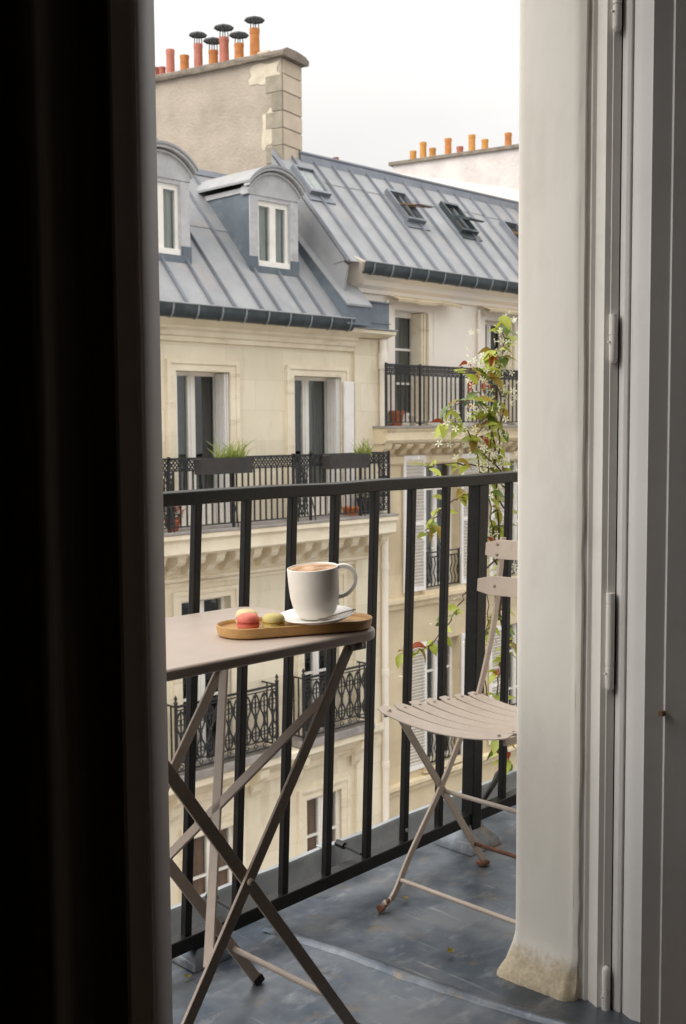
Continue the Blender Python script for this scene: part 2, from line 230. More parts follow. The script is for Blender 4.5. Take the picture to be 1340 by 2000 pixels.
# ---------------------------------------------------------------- mesh helpers
class MB:
    def __init__(s): s.v = []; s.f = []; s.mi = []
    def add(s, vs, fs, mi=0):
        o = len(s.v); s.v += [tuple(q) for q in vs]; s.f += [tuple(i + o for i in f) for f in fs]; s.mi += [mi] * len(fs); return s
    def box(s, x0, x1, y0, y1, z0, z1, mi=0):
        return s.add([(x0, y0, z0), (x1, y0, z0), (x1, y1, z0), (x0, y1, z0), (x0, y0, z1), (x1, y0, z1), (x1, y1, z1), (x0, y1, z1)],
                     [(0, 3, 2, 1), (4, 5, 6, 7), (0, 1, 5, 4), (1, 2, 6, 5), (2, 3, 7, 6), (3, 0, 4, 7)], mi)
    def bar(s, p, q, a, wa, wb, mi=0):           # straight bar p-q, width wa along a, wb across
        p, q, a = Vector(p), Vector(q), Vector(a); d = (q - p).normalized(); a = (a - d * a.dot(d)).normalized(); b = d.cross(a)
        a = a * (wa / 2); b = b * (wb / 2)
        return s.add([p - a - b, p + a - b, p + a + b, p - a + b, q - a - b, q + a - b, q + a + b, q - a + b],
                     [(0, 3, 2, 1), (4, 5, 6, 7), (0, 1, 5, 4), (1, 2, 6, 5), (2, 3, 7, 6), (3, 0, 4, 7)], mi)
    def strap(s, pts, a, wa, wb, mi=0):          # flat bar bent along a path
        pts = [Vector(p) for p in pts]; a0 = Vector(a); rings = []
        for i, p in enumerate(pts):
            d = (pts[min(i + 1, len(pts) - 1)] - pts[max(i - 1, 0)]).normalized(); aa = (a0 - d * a0.dot(d)).normalized(); b = d.cross(aa)
            rings += [p - aa * wa / 2 - b * wb / 2, p + aa * wa / 2 - b * wb / 2, p + aa * wa / 2 + b * wb / 2, p - aa * wa / 2 + b * wb / 2]
        n = len(pts); fs = [(0, 3, 2, 1), tuple(4 * (n - 1) + k for k in range(4))]
        for i in range(n - 1):
            for k in range(4): fs.append((4 * i + k, 4 * i + (k + 1) % 4, 4 * i + 4 + (k + 1) % 4, 4 * i + 4 + k))
        return s.add(rings, fs, mi)
    def tube(s, pts, r, n=8, mi=0):
        pts = [Vector(p) for p in pts]; rr = r if isinstance(r, (list, tuple)) else [r] * len(pts); vs = []; ref = None
        for i, p in enumerate(pts):
            d = (pts[min(i + 1, len(pts) - 1)] - pts[max(i - 1, 0)]).normalized()
            if ref is None: ref = d.orthogonal().normalized()
            ref = (ref - d * ref.dot(d)); ref = ref.normalized() if ref.length > 1e-6 else d.orthogonal().normalized()
            b = d.cross(ref)
            vs += [p + (ref * math.cos(2 * math.pi * k / n) + b * math.sin(2 * math.pi * k / n)) * rr[i] for k in range(n)]
        fs = [tuple(reversed(range(n))), tuple(n * (len(pts) - 1) + k for k in range(n))]
        for i in range(len(pts) - 1):
            for k in range(n): fs.append((n * i + k, n * i + (k + 1) % n, n * i + n + (k + 1) % n, n * i + n + k))
        return s.add(vs, fs, mi)
    def lathe(s, prof, c=(0, 0, 0), n=24, mi=0, caps=True):
        c = Vector(c); vs = []; m_ = len(prof)
        for (r, z) in prof: vs += [c + Vector((r * math.cos(2 * math.pi * k / n), r * math.sin(2 * math.pi * k / n), z)) for k in range(n)]
        fs = []
        for i in range(m_ - 1):
            for k in range(n): fs.append((n * i + k, n * i + (k + 1) % n, n * i + n + (k + 1) % n, n * i + n + k))
        if caps: fs += [tuple(reversed(range(n))), tuple(n * (m_ - 1) + k for k in range(n))]
        return s.add(vs, fs, mi)
    def prism_x(s, prof, x0, x1, mi=0):          # prof: (y, z) closed polygon
        n = len(prof)
        return s.add([(x0, y, z) for y, z in prof] + [(x1, y, z) for y, z in prof],
                     [tuple(range(n)), tuple(reversed(range(n, 2 * n)))] + [(k, k + n, (k + 1) % n + n, (k + 1) % n) for k in range(n)], mi)
    def prism_z(s, prof, z0, z1, mi=0):
        n = len(prof)
        return s.add([(x, y, z0) for x, y in prof] + [(x, y, z1) for x, y in prof],
                     [tuple(reversed(range(n))), tuple(range(n, 2 * n))] + [(k, (k + 1) % n, (k + 1) % n + n, k + n) for k in range(n)], mi)
    def prism_y(s, prof, y0, y1, mi=0):          # prof: (x, z)
        n = len(prof)
        return s.add([(x, y0, z) for x, z in prof] + [(x, y1, z) for x, z in prof],
                     [tuple(range(n)), tuple(reversed(range(n, 2 * n)))] + [(k, k + n, (k + 1) % n + n, (k + 1) % n) for k in range(n)], mi)
    def wall_y(s, x0, x1, z0, z1, holes, y, depth, mi=0):
        """a sheet in the plane Y=y facing -Y with rectangular holes and their reveals"""
        xs = sorted({x0, x1, *[v for h in holes for v in h[:2]]}); zs = sorted({z0, z1, *[v for h in holes for v in h[2:4]]})
        for i in range(len(xs) - 1):
            for j in range(len(zs) - 1):
                cx, cz = (xs[i] + xs[i + 1]) / 2, (zs[j] + zs[j + 1]) / 2
                if any(h[0] < cx < h[1] and h[2] < cz < h[3] for h in holes): continue
                s.add([(xs[i], y, zs[j]), (xs[i + 1], y, zs[j]), (xs[i + 1], y, zs[j + 1]), (xs[i], y, zs[j + 1])], [(0, 1, 2, 3)], mi)
        for h in holes:
            a, b, c, d = h[:4]; e = y + depth
            s.add([(a, y, c), (b, y, c), (b, y, d), (a, y, d), (a, e, c), (b, e, c), (b, e, d), (a, e, d)],
                  [(0, 4, 5, 1), (1, 5, 6, 2), (2, 6, 7, 3), (3, 7, 4, 0)], mi)
        return s

WL = {}
def link(name, data, mats, parent=None, loc=(0, 0, 0)):
    o = bpy.data.objects.new(name, data); col.objects.link(o); loc = Vector(loc); WL[o] = loc
    if parent: o.parent = parent; o.location = loc - WL[parent]
    else: o.location = loc
    return o
def mesh(mb, name, mats, origin=(0, 0, 0), smooth=None):
    me = bpy.data.meshes.new(name); og = Vector(origin)
    me.from_pydata([tuple(Vector(q) - og) for q in mb.v], [], mb.f); me.update()
    b = bmesh.new(); b.from_mesh(me); bmesh.ops.recalc_face_normals(b, faces=b.faces); b.to_mesh(me); b.free()
    for q in (mats if isinstance(mats, (list, tuple)) else [mats]): me.materials.append(M[q])
    me.polygons.foreach_set('material_index', mb.mi)
    if smooth is not None:
        me.polygons.foreach_set('use_smooth', [True] * len(me.polygons)); me.set_sharp_from_angle(angle=R(smooth))
    return me
def obj(name, mb, mats, parent=None, loc=None, smooth=None, bevel=0, seg=2, label=None):
    """mb is in world coordinates; the object's origin goes to loc (default: its parent's)"""
    loc = Vector(loc) if loc is not None else (WL[parent] if parent else Vector((0, 0, 0)))
    o = link(name, mesh(mb, name, mats, loc, smooth), mats, parent, loc)
    if bevel:
        md = o.modifiers.new('bevel', 'BEVEL'); md.width = bevel; md.segments = seg; md.limit_method = 'ANGLE'; md.angle_limit = R(40)
        if smooth is None:
            o.data.polygons.foreach_set('use_smooth', [True] * len(o.data.polygons)); o.data.set_sharp_from_angle(angle=R(40)); md.harden_normals = True
    if label: o['label'] = label
    return o
def inst(name, me, parent, loc, rot=None, scale=None):
    o = link(name, me, None, parent, loc)
    if rot is not None: o.rotation_euler = rot
    if scale is not None: o.scale = scale if isinstance(scale, (list, tuple)) else (scale,) * 3
    return o
def tag(o, label, cat, group=None):
    o['label'] = label; o['category'] = cat
    if group: o['group'] = group
    return o
def thing(name, label, cat, loc, group=None):
    o = link(name, None, None, None, loc); o.empty_display_size = .1; return tag(o, label, cat, group)
def struct(o): o['kind'] = 'structure'; return o
def lerp(a, b, t): return a + (b - a) * t

# ================================================================ SETTING: the room we stand in, our facade, the street
struct(obj('street', MB().box(-60, 90, -60, 90, -15.6, -15.5), 'asphalt'))
struct(obj('pavement', MB().box(-40, 70, 9.6, 12.2, -15.5, -15.38), 'slab')); struct(obj('pavement', MB().box(-40, 70, 1.2, 3.2, -15.5, -15.38), 'slab'))
# outer wall of our own building, with the door opening
struct(obj('wall_facade', MB().box(-8, .69, .98, 1.25, -15.3, 3.2).box(.83, 1.76, .98, 1.25, 2.4, 3.2).box(1.95, 12, .98, 1.25, -15.3, 3.2)
           .box(.83, 1.95, .98, 1.25, -15.3, -.06).box(1.76, 1.95, .98, 1.25, 2.4, 3.2), 'white_render'))
struct(obj('room_floor', MB().box(-2.2, 3.2, -3, .98, -.08, -.02), 'room_floor'))
struct(obj('room_ceiling', MB().box(-2.2, 3.2, -3, .98, 2.6, 2.7).box(-8, 12, -6, .975, 3.1, 3.3), 'room_paint'))
struct(obj('room_wall', MB().box(-2.3, -2.2, -3, .98, -.08, 2.7).box(3.2, 3.3, -3, .98, -.08, 2.7).box(-2.3, 3.3, -3.1, -3, -.08, 2.7)
           .box(-2.2, .655, .965, .979, -.02, 2.6), 'room_paint'))

# balcony floor: dressed zinc sheet with a rolled joint and shallow dents, turned up at the outer edge
def balcony_floor():
    rnd = random.Random(4); dents = [(rnd.uniform(.9, 2.9), rnd.uniform(1.3, 1.75), rnd.uniform(.05, .14), rnd.uniform(-.004, .003)) for _ in range(26)]
    nx, ny = 230, 46; x0, x1, y0, y1 = -.6, 3.6, .98, 1.835
    gx = sorted(set([round(lerp(x0, x1, i / 190), 4) for i in range(191)] + [round(lerp(1.485, 1.655, i / 60), 4) for i in range(61)])); nx = len(gx) - 1
    mb = MB(); vs = []
    for j in range(ny + 1):
        for i in range(nx + 1):
            x = gx[i]; y = lerp(y0, y1, j / ny)
            z = -.008 + .004 * math.sin(x * 2.1 + y) * math.sin(y * 3.3)
            for (a, b, s, h) in dents: z += h * math.exp(-((x - a) ** 2 + (y - b) ** 2) / (s * s))
            xs = 1.523 + max(0, 1.62 - y) * .19 + .008 * math.sin(y * 9)
            fade = min(1, max(0, (1.74 - y) / .08))
            z += .005 * math.exp(-((x - xs) / .035) ** 2) * fade
            z += .022 * max(0, (x - 1.9)) * .6 * max(0, (y - 1.5) / .3) + max(0, (y - 1.79) / .045) ** 2 * .02
            vs.append((x, y, z))
    w_ = nx + 1
    mb.add(vs, [(j * w_ + i, j * w_ + i + 1, (j + 1) * w_ + i + 1, (j + 1) * w_ + i) for j in range(ny) for i in range(nx)])
    o = struct(obj('balcony_floor', mb, 'floor_zinc', smooth=50))
    jr = MB(); jv = []; n = 40; pr = [(-.017, -.004), (-.012, .001), (-.009, .005), (-.0045, .0068), (.0015, .0072), (.007, .0058), (.010, .0025), (.016, -.004)]
    for i in range(n + 1):
        y = lerp(1.02, 1.735, i / n); xs = 1.523 + max(0, 1.62 - y) * .19 + .008 * math.sin(y * 9); k_ = min(1, (1.735 - y) / .05 + .15)
        zb = -.008 + .004 * math.sin(xs * 2.1 + y) * math.sin(y * 3.3) + .005 + sum(h * math.exp(-((xs - a) ** 2 + (y - b) ** 2) / (s_ * s_)) for a, b, s_, h in dents)
        jv += [(xs + px * (1 + .06 * math.sin(i * 1.3)), y, zb + pz * k_ * (1 + .10 * math.sin(i * 2.1 + 1))) for px, pz in pr]
    jr.add(jv, [(i * 8 + a, i * 8 + a + 1, i * 8 + a + 9, i * 8 + a + 8) for i in range(n) for a in range(7)])
    obj('rolled_joint', jr, 'floor_zinc', o, smooth=60)
    # upstand with folded joints and a rolled lip
    up = MB()
    def zt(x): return .058 + (x - 1.35) * .016
    n = 60
    prof = lambda x: [(1.826, .004), (1.838, .02), (1.842, zt(x) - .008), (1.846, zt(x)), (1.856, zt(x) + .001), (1.862, zt(x) - .006), (1.862, -.2), (1.83, -.2)]
    vs = []; k = 8
    for i in range(n + 1):
        x = lerp(-.6, 3.6, i / n); vs += [(x, y + .0025 * math.sin(i * 1.7), z) for y, z in prof(x)]
    up.add(vs, [(i * k + a, i * k + (a + 1) % k, (i + 1) * k + (a + 1) % k, (i + 1) * k + a) for i in range(n) for a in range(k)])
    obj('upstand', up, 'upstand_zinc', o, smooth=40)
    for x in (.95, 1.80, 2.62):
        obj('folded_joint', MB().bar((x, 1.834, .0), (x + .01, 1.8405, zt(x) + .004), (1, 0, 0), .035, .004).bar((x + .008, 1.838, zt(x) + .002), (x + .008, 1.866, zt(x) + .002), (1, 0, 0), .035, .004), 'upstand_zinc', o, bevel=.0015)
    obj('slab_edge', MB().box(-.6, 3.6, 1.24, 1.83, -.24, -.05), 'stone_tan', o)
    for x in (1.41, 1.787):
        obj('bolt', MB().tube([(x, 1.715, .055 + (x - 1.3) * .024 + .022), (x, 1.79, .062 + (x - 1.3) * .024 + .022)], .0035, 8)
            .tube([(x, 1.768, .06 + (x - 1.3) * .024 + .022), (x, 1.792, .062 + (x - 1.3) * .024 + .022)], .0085, 6), 'bolt', o, smooth=30)
    return o
balcony_floor()
rnd = random.Random(9)
for k, (x, y) in enumerate(((1.70, 1.385), (1.27, 1.68), (1.83, 1.62), (2.05, 1.42))):
    mb = MB(); n = 7
    mb.add([(x, y, -.001)] + [(x + .009 * math.cos(a * 6.283 / n) * rnd.uniform(.6, 1.2), y + .007 * math.sin(a * 6.283 / n), .002 + rnd.uniform(0, .005)) for a in range(n)], [(0, a + 1, (a + 1) % n + 1) for a in range(n)])
    tag(obj('dry_leaf_scrap', mb, 'leaf_c', loc=(x, y, 0)), ['shrivelled brown leaf scrap on the zinc floor in front of the chair', 'tiny dry leaf scrap on the zinc by the left door casing',
        'small dry leaf scrap on the zinc between the chair feet', 'small dry leaf scrap on the zinc beside the plaster door reveal'][k], 'leaf scrap', 'dry leaf scraps on the zinc')

# right-hand plaster reveal with rounded arris and crumbling foot
def reveal():
    rnd = random.Random(2); mb = MB()
    zs = [-.02, -.012, 0, .012, .025, .04, .055, .07, .085, .1, .13, .17] + [lerp(.22, 2.42, i / 40) for i in range(41)]
    def bulge(z): return .029 * max(0, min(1, (.10 - z) / .10)) ** 2.1 if z > .0 else .029
    prof = [(1.95, 1.2505), (1.80, 1.251), (1.745, 1.251), (1.732, 1.2495), (1.7245, 1.245), (1.7205, 1.238)] + [(1.72, lerp(1.23, 1.118, i / 14)) for i in range(15)] + [(1.7202, 1.113), (1.7235, 1.104), (1.95, 1.10)]
    k = len(prof); vs = []
    for z in zs:
        b = bulge(z)
        for i, (x, y) in enumerate(prof):
            jit = .0004 if z > .06 else .0016
            dx = rnd.uniform(-jit, jit); e = .0018 * math.sin(z * 1.9 + 1) if 3 <= i < 21 else 0
            fx = b * (1 if 3 <= i <= 20 else (.4 if i < 3 else .3)); fy = b * (.8 if i <= 5 else 0)
            wob = rnd.uniform(-.0012, .0012) if 20 <= i <= 22 else 0
            vs.append((x - fx * (1 - .25 * (i - 6) / 14 if 6 <= i <= 20 else 1) + dx + e, y + fy + dx + wob, z))
    mb.add(vs, [(j * k + i, j * k + i + 1, (j + 1) * k + i + 1, (j + 1) * k + i) for j in range(len(zs) - 1) for i in range(k - 1)])
    o = obj('plaster_wall', mb, 'plaster', loc=(1.8, 1.2, 0), smooth=60)
    tag(o, 'pale plaster wall end framing the right of the open door, crumbling at its foot', 'wall')
    obj('zinc_flashing', MB().prism_z([(1.672, 1.262), (1.668, 1.10), (1.80, 1.09), (1.80, 1.30)], -.03, -.010), 'floor_zinc', o, bevel=.002)
reveal()

# fixed door frame and open leaf on the right, seen edge-on
FZ0, FZ1 = -.03, 2.42
fr = thing('door_frame', 'cream painted door frame post against the plaster wall end', 'door frame', (1.74, 1.07, 0))
obj('moulded_post', MB().prism_z([(1.7205, 1.1125), (1.7338, 1.0998), (1.7319, 1.0955), (1.7375, 1.0905), (1.7263, 1.0648), (1.7340, 1.0580), (1.7335, 1.0560), (1.7448, 1.0480), (1.80, 1.046), (1.80, 1.1125)], FZ0, FZ1), 'paint_int', fr)
obj('crack_shade', MB().prism_z([(1.7452, 1.0480), (1.753, 1.0465), (1.80, 1.044), (1.80, 1.048)], FZ0, FZ1), 'room_dark', fr)  # dark strip standing in for the shade between post and leaf
leaf = thing('door_leaf', 'open white door leaf at the far right edge, seen edge-on', 'door', (1.75, 1.0, 0))
obj('hinge_stile', MB().prism_z([(1.7456, 1.0460), (1.7390, 1.0327), (1.7408, 1.0257), (1.7425, 1.0248), (1.79, 1.0245), (1.79, 1.0460)], FZ0 + .01, FZ1), 'paint_door', leaf, bevel=.0012)
obj('glazing_stile', MB().prism_z([(1.7435, 1.0225), (1.7331, .9993), (1.7368, .9848), (1.7357, .9822), (1.7613, .9597), (1.7596, .9559), (1.7950, .9250), (1.80, .80), (1.85, .80), (1.85, 1.0225)], FZ0 + .01, FZ1), 'paint_door', leaf, bevel=.0008)
for z in (.61, .552):
    if z < .6: obj('stop_peg', MB().lathe([(.0045, 0), (.0055, .004), (.0045, .012)], n=10), 'flue_brown', leaf, loc=(0, 0, 0)).matrix_local = Matrix.Translation(Vector((1.757, .957, z)) - WL[leaf]) @ Matrix.Rotation(R(-90), 4, 'Y')
def hinge(z0, z1, cuts, cap):
    x, y = 1.7330, 1.0500; r = .0075
    h = MB(); zz = [z0] + cuts + [z1]
    for a, b in zip(zz[:-1], zz[1:]):
        pr = [(r, a + .0012), (r, b - .0012)]
        if a == z0 and cap[0]: pr = [(r * .35, a - .006), (r * .8, a - .003)] + pr
        if b == z1 and cap[1]: pr = pr + [(r * .8, b + .003), (r * .35, b + .006)]
        h.lathe(pr, (x, y, 0), 14)
    h.lathe([(r * .8, z0 + .002), (r * .8, z1 - .002)], (x, y, 0), 10)
    hz = obj('hinge', h, 'paint_int', fr, smooth=40)
    obj('hinge_pin', MB().tube([(x - .011, y + .004, zz[1] - .012), (x + .002, y, zz[1] - .012)], .0018, 6).tube([(x, y, (z0 + z1) / 2), (x + .012, y + .006, (z0 + z1) / 2)], .006, 6), 'paint_int', hz, smooth=40)
hinge(1.723, 1.80, [1.762], (1, 1)); hinge(1.163, 1.243, [1.206], (1, 0)); hinge(.585, .756, [.624, .735], (1, 0)); hinge(-.01, .068, [.030], (0, 1))

# left casing and the drape beside it
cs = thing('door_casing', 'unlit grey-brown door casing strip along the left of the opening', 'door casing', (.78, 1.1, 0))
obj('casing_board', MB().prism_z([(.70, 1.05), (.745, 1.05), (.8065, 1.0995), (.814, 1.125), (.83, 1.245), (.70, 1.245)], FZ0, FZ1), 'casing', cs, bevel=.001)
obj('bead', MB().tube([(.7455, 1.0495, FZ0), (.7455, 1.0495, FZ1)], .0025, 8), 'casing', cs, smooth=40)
def drape():
    mb = MB(); n = 160; vs = []
    for side in (0, 1):
        for i in range(n + 1):
            x = lerp(-1.9, .632, i / n); ph = x * 46 + 1.2 * math.sin(x * 7)
            y = .925 + .022 * math.sin(ph) + .006 * math.sin(ph * 2.3 + 1) + side * .004
            for z, k in ((-.01, 1.15), (1.2, 1), (2.55, .7)): vs.append((x, .925 + (y - .925) * k, z))
    def q(s, i, j): return s * (n + 1) * 3 + i * 3 + j
    mb.add(vs, [(q(s, i, j), q(s, i + 1, j), q(s, i + 1, j + 1), q(s, i, j + 1)) for s in (0, 1) for i in range(n) for j in (0, 1)] +
           [(q(0, i, j), q(1, i, j), q(1, i, j + 1), q(0, i, j + 1)) for i in (0, n) for j in (0, 1)])
    tag(obj('curtain', mb, 'drape', loc=(-.4, .925, 0), smooth=60), 'dark brown curtain in folds filling the unlit left side', 'curtain')
drape()

# ================================================================ BALCONY RAILING
rl = thing('balcony_railing', 'old black iron railing of our own balcony, square balusters', 'railing', (1.9, 1.72, 0))
def brz(x): return .046 + (x - 1.27) * .0245
obj('top_rail', MB().strap([(lerp(-.4, 3.4, i / 24), 1.682 + .0012 * math.sin(i * 1.9), .9205 + .0015 * math.sin(i * 2.3) + (i - 10) * .0002) for i in range(25)], (0, 1, 0), .044, .026), 'rail_paint', rl, bevel=.004)
obj('bottom_rail', MB().bar((-.4, 1.725, brz(-.4)), (3.4, 1.725, brz(3.4)), (0, 1, 0), .030, .030), 'rail_paint', rl, bevel=.003)
for i in range(-12, 14):
    t = Vector((1.31 + .1228 * i, 1.681, .910)); b = Vector((1.300 + .1283 * i, 1.725, 0)); b.z = brz(b.x) - .004
    if i == 7:
        p = obj('post', MB().bar(b - Vector((0, 0, .03)), t, (1, 0, 0), .037, .037), 'rail_paint', rl, bevel=.003)
        obj('post_foot', MB().add([(b.x + sx * s, b.y + .012 + sy * s, z) for s, z in ((.062, -.004), (.058, .012), (.030, .042), (.026, .06)) for sx, sy in ((-1, -1), (1, -1), (1, 1), (-1, 1))],
            [(4 * l_ + k, 4 * l_ + (k + 1) % 4, 4 * l_ + 4 + (k + 1) % 4, 4 * l_ + 4 + k) for l_ in range(3) for k in range(4)]), 'floor_zinc', p, bevel=.003)
        continue
    q = obj('baluster', MB().bar(b, t, (1, 0, 0), .0165, .0165), 'rail_paint', rl, bevel=.002)
    if i == 5: obj('screw', MB().lathe([(.005, 0), (.004, .003)], n=10), 'gutter_rim', q, loc=(0, 0, 0)).matrix_local = Matrix.Translation(Vector((b.x, b.y - .0105, b.z + .045)) - WL[rl]) @ Matrix.Rotation(R(90), 4, 'X')
obj('strut_boot', MB().add([(1.345 + sx * s, 1.742 + sy * s, z) for s, z in ((.05, -.004), (.046, .008), (.03, .028), (.018, .034)) for sx, sy in ((-1, -1), (1, -1), (1, 1), (-1, 1))],
    [(4 * l_ + k, 4 * l_ + (k + 1) % 4, 4 * l_ + 4 + (k + 1) % 4, 4 * l_ + 4 + k) for l_ in range(3) for k in range(4)] + [(12, 13, 14, 15)]).tube([(1.345, 1.738, .02), (1.342, 1.732, .05)], .011, 8), 'floor_zinc', rl, bevel=.004)
sc = [(2.20 + .17 * t, 1.735 + .03 * t, .052 + .075 * t) for t in (0, .3, .6, .85)] + [(2.36, 1.765, .128), (2.385, 1.768, .135)]
obj('scroll_bracket', MB().tube(sc, .008, 8), 'rail_paint', rl, smooth=50)

# ================================================================ BISTRO TABLE
TX0, TX1, TY0, TY1, TZ = .83, 1.40, 1.282, 1.642, .710
tb = thing('bistro_table', 'taupe folding metal bistro table with crossed legs, laden with a tray', 'table', (1.11, 1.46, 0))
def rrect(x0, x1, y0, y1, r, n=8):
    o = []
    for cx, cy, a0 in ((x1 - r, y1 - r, 0), (x0 + r, y1 - r, 90), (x0 + r, y0 + r, 180), (x1 - r, y0 + r, 270)):
        o += [(cx + r * math.cos(R(a0 + 90 * k / n)), cy + r * math.sin(R(a0 + 90 * k / n))) for k in range(n + 1)]
    return o
obj('table_top', MB().prism_z(rrect(TX0, TX1, TY0, TY1, .045), TZ - .019, TZ), 'taupe', tb, bevel=.006, seg=4)
At, Ab = (1.338, .692), (.872, .004); Bt, Bb = (.862, .692), (1.352, .004)
def onA(z): t = (At[1] - z) / (At[1] - Ab[1]); return lerp(At[0], Ab[0], t)
def onB(z): t = (Bt[1] - z) / (Bt[1] - Bb[1]); return lerp(Bt[0], Bb[0], t)
for y in (1.303, 1.585): obj('leg', MB().bar((At[0], y, At[1]), (Ab[0], y, Ab[1]), (1, 0, .68), .020, .006), 'taupe_leg', tb, bevel=.0015)
for y in (1.314, 1.573): obj('leg', MB().bar((Bt[0], y, Bt[1]), (Bb[0], y, Bb[1]), (1, 0, -.68), .021, .006), 'taupe_leg', tb, bevel=.0015)
obj('brace', MB().bar((onA(.235), 1.309, .235), (onA(.617), 1.579, .617), (0, 1, 0), .019, .005), 'taupe_leg', tb, bevel=.0012)
obj('brace', MB().bar((onA(.605), 1.309, .605), (onA(.225), 1.579, .225), (0, 1, 0), .019, .005), 'taupe_leg', tb, bevel=.0012)
obj('stretcher', MB().tube([(onB(.085), 1.575, .085), (onB(.085), 1.312, .085)], .0055, 10), 'taupe_leg', tb, smooth=40)
obj('stretcher', MB().tube([(onB(.62), 1.575, .62), (onB(.62), 1.312, .62)], .0055, 10), 'taupe_leg', tb, smooth=40)
obj('top_rod', MB().tube([(1.338, 1.30, .688), (1.338, 1.60, .688)], .006, 10), 'taupe_leg', tb, smooth=40)
obj('bracket', MB().box(1.33, 1.366, 1.296, 1.300, .676, .693), 'taupe_leg', tb, bevel=.0012)
def knob(parent, name, x, y, z, r=.008, mt='screw', h=.006):
    o = obj(name, MB().lathe([(r, 0), (r, h * .6), (r * .6, h)], n=14), mt, parent, loc=(0, 0, 0), smooth=40)
    o.matrix_local = Matrix.Translation(Vector((x, y, z)) - WL[parent]) @ Matrix.Rotation(R(90), 4, 'X')
knob(tb, 'pivot_bolt', 1.349, 1.2965, .685); knob(tb, 'pivot_bolt', onA(.3475), 1.3, .3475, .006, 'taupe_leg'); 
for y in (1.314, 1.573): obj('foot_cap', MB().bar((Bb[0] - .002, y, .010), (Bb[0] + .006, y, -.004), (1, 0, -.68), .023, .012), 'bolt', tb, bevel=.002)

# ================================================================ BISTRO CHAIR
ch = thing('bistro_chair', 'taupe slatted folding bistro chair standing half behind the plaster wall end', 'chair', (1.93, 1.43, 0))
YC = 1.430
def sides(y): return (y, 2 * YC - y)
def smoothpath(pts, n=6):
    P = [Vector(p) for p in pts]; P = [P[0] * 2 - P[1]] + P + [P[-1] * 2 - P[-2]]; o = []
    for i in range(1, len(P) - 2):
        for k in range(n):
            t = k / n; a, b, c, d = P[i - 1:i + 3]
            o.append(.5 * ((2 * b) + (-a + c) * t + (2 * a - 5 * b + 4 * c - d) * t * t + (-a + 3 * b - 3 * c + d) * t ** 3))
    return o + [P[-2]]
back_pts = [(1.752, 1.618, .008), (1.790, 1.616, .026), (1.835, 1.612, .098), (1.93, 1.598, .240), (1.993, 1.585, .358), (2.030, 1.576, .425), (2.058, 1.562, .545), (2.072, 1.552, .652), (2.083, 1.543, .796)]
for sgn in (0, 1):
    def S(p): return (p[0], p[1] if not sgn else 2 * YC - p[1], p[2])
    obj('back_leg', MB().strap(smoothpath([S(p) for p in back_pts]), (1, 0, .3), .017, .006), 'chair', ch, bevel=.001)
    obj('front_leg', MB().bar(S((1.776, 1.586, .428)), S((2.118, 1.622, .004)), (1, 0, .7), .0165, .006), 'chair', ch, bevel=.001)
    obj('foot', MB().strap([S((1.738, 1.619, .004)), S((1.750, 1.618, .005)), S((1.772, 1.617, .014))], (1, 0, .3), .019, .007), 'rust', ch, bevel=.002)
    obj('foot', MB().box(2.100, 2.128, S((0, 1.611, 0))[1] if not sgn else S((0, 1.633, 0))[1], S((0, 1.633, 0))[1] if not sgn else S((0, 1.611, 0))[1], -.003, .006), 'rust', ch, bevel=.002)
    obj('seat_rail', MB().bar(S((1.725, 1.586, .444)), S((2.055, 1.570, .428)), (0, 0, 1), .014, .005), 'chair', ch, bevel=.001)
    kn = ch
    obj('pivot', MB().tube([S((1.932, 1.600, .240)), S((1.932, 1.612, .240))], .006, 10), 'chair', ch, smooth=40)
obj('stretcher', MB().tube([(1.806, 1.612, .052), (1.806, 2 * YC - 1.612, .052)], .0052, 10), 'chair', ch, smooth=40)
obj('stretcher', MB().tube([(1.945, 1.598, .222), (1.945, 2 * YC - 1.598, .222)], .0052, 10), 'chair', ch, smooth=40)
obj('stretcher', MB().tube([(2.075, 1.618, .060), (2.075, 2 * YC - 1.618, .060)], .0052, 10), 'rust', ch, smooth=40)
for k in range(7):
    x = 1.727 + .0485 * k; yh = 1.598 - .002 * k - YC; z0 = .458 - .0032 * k
    mb = MB(); n = 14; vs = []
    for i in range(n + 1):
        s = lerp(-1, 1, i / n); dip = .019 * (1 - s * s); hw = .0182 * (1 if abs(s) < .9 else .55 + .45 * math.sqrt(max(0, 1 - ((abs(s) - .9) / .1) ** 2)))
        for dx in (-hw, hw):
            for dz in (0, .0022): vs.append((x + dx, YC + s * yh, z0 - dip + dz - (.004 if k == 0 and dx < 0 else 0)))
    fs = [(0, 1, 3, 2), (4 * n, 4 * n + 2, 4 * n + 3, 4 * n + 1)]
    for i in range(n):
        a = 4 * i
        fs += [(a, a + 4, a + 5, a + 1), (a + 2, a + 3, a + 7, a + 6), (a + 1, a + 5, a + 7, a + 3), (a, a + 2, a + 6, a + 4)]
    obj('seat_slat', mb.add(vs, fs), 'chair', ch, smooth=40)
    for y in sides(1.572): inst('rivet', bpy.data.meshes.get('rivet') or mesh(MB().lathe([(.004, 0), (.0035, .0015), (.001, .0025)], n=8), 'rivet', 'screw', smooth=50), ch, (x, y, z0 - .019 * (1 - ((y - YC) / yh) ** 2) + .002))
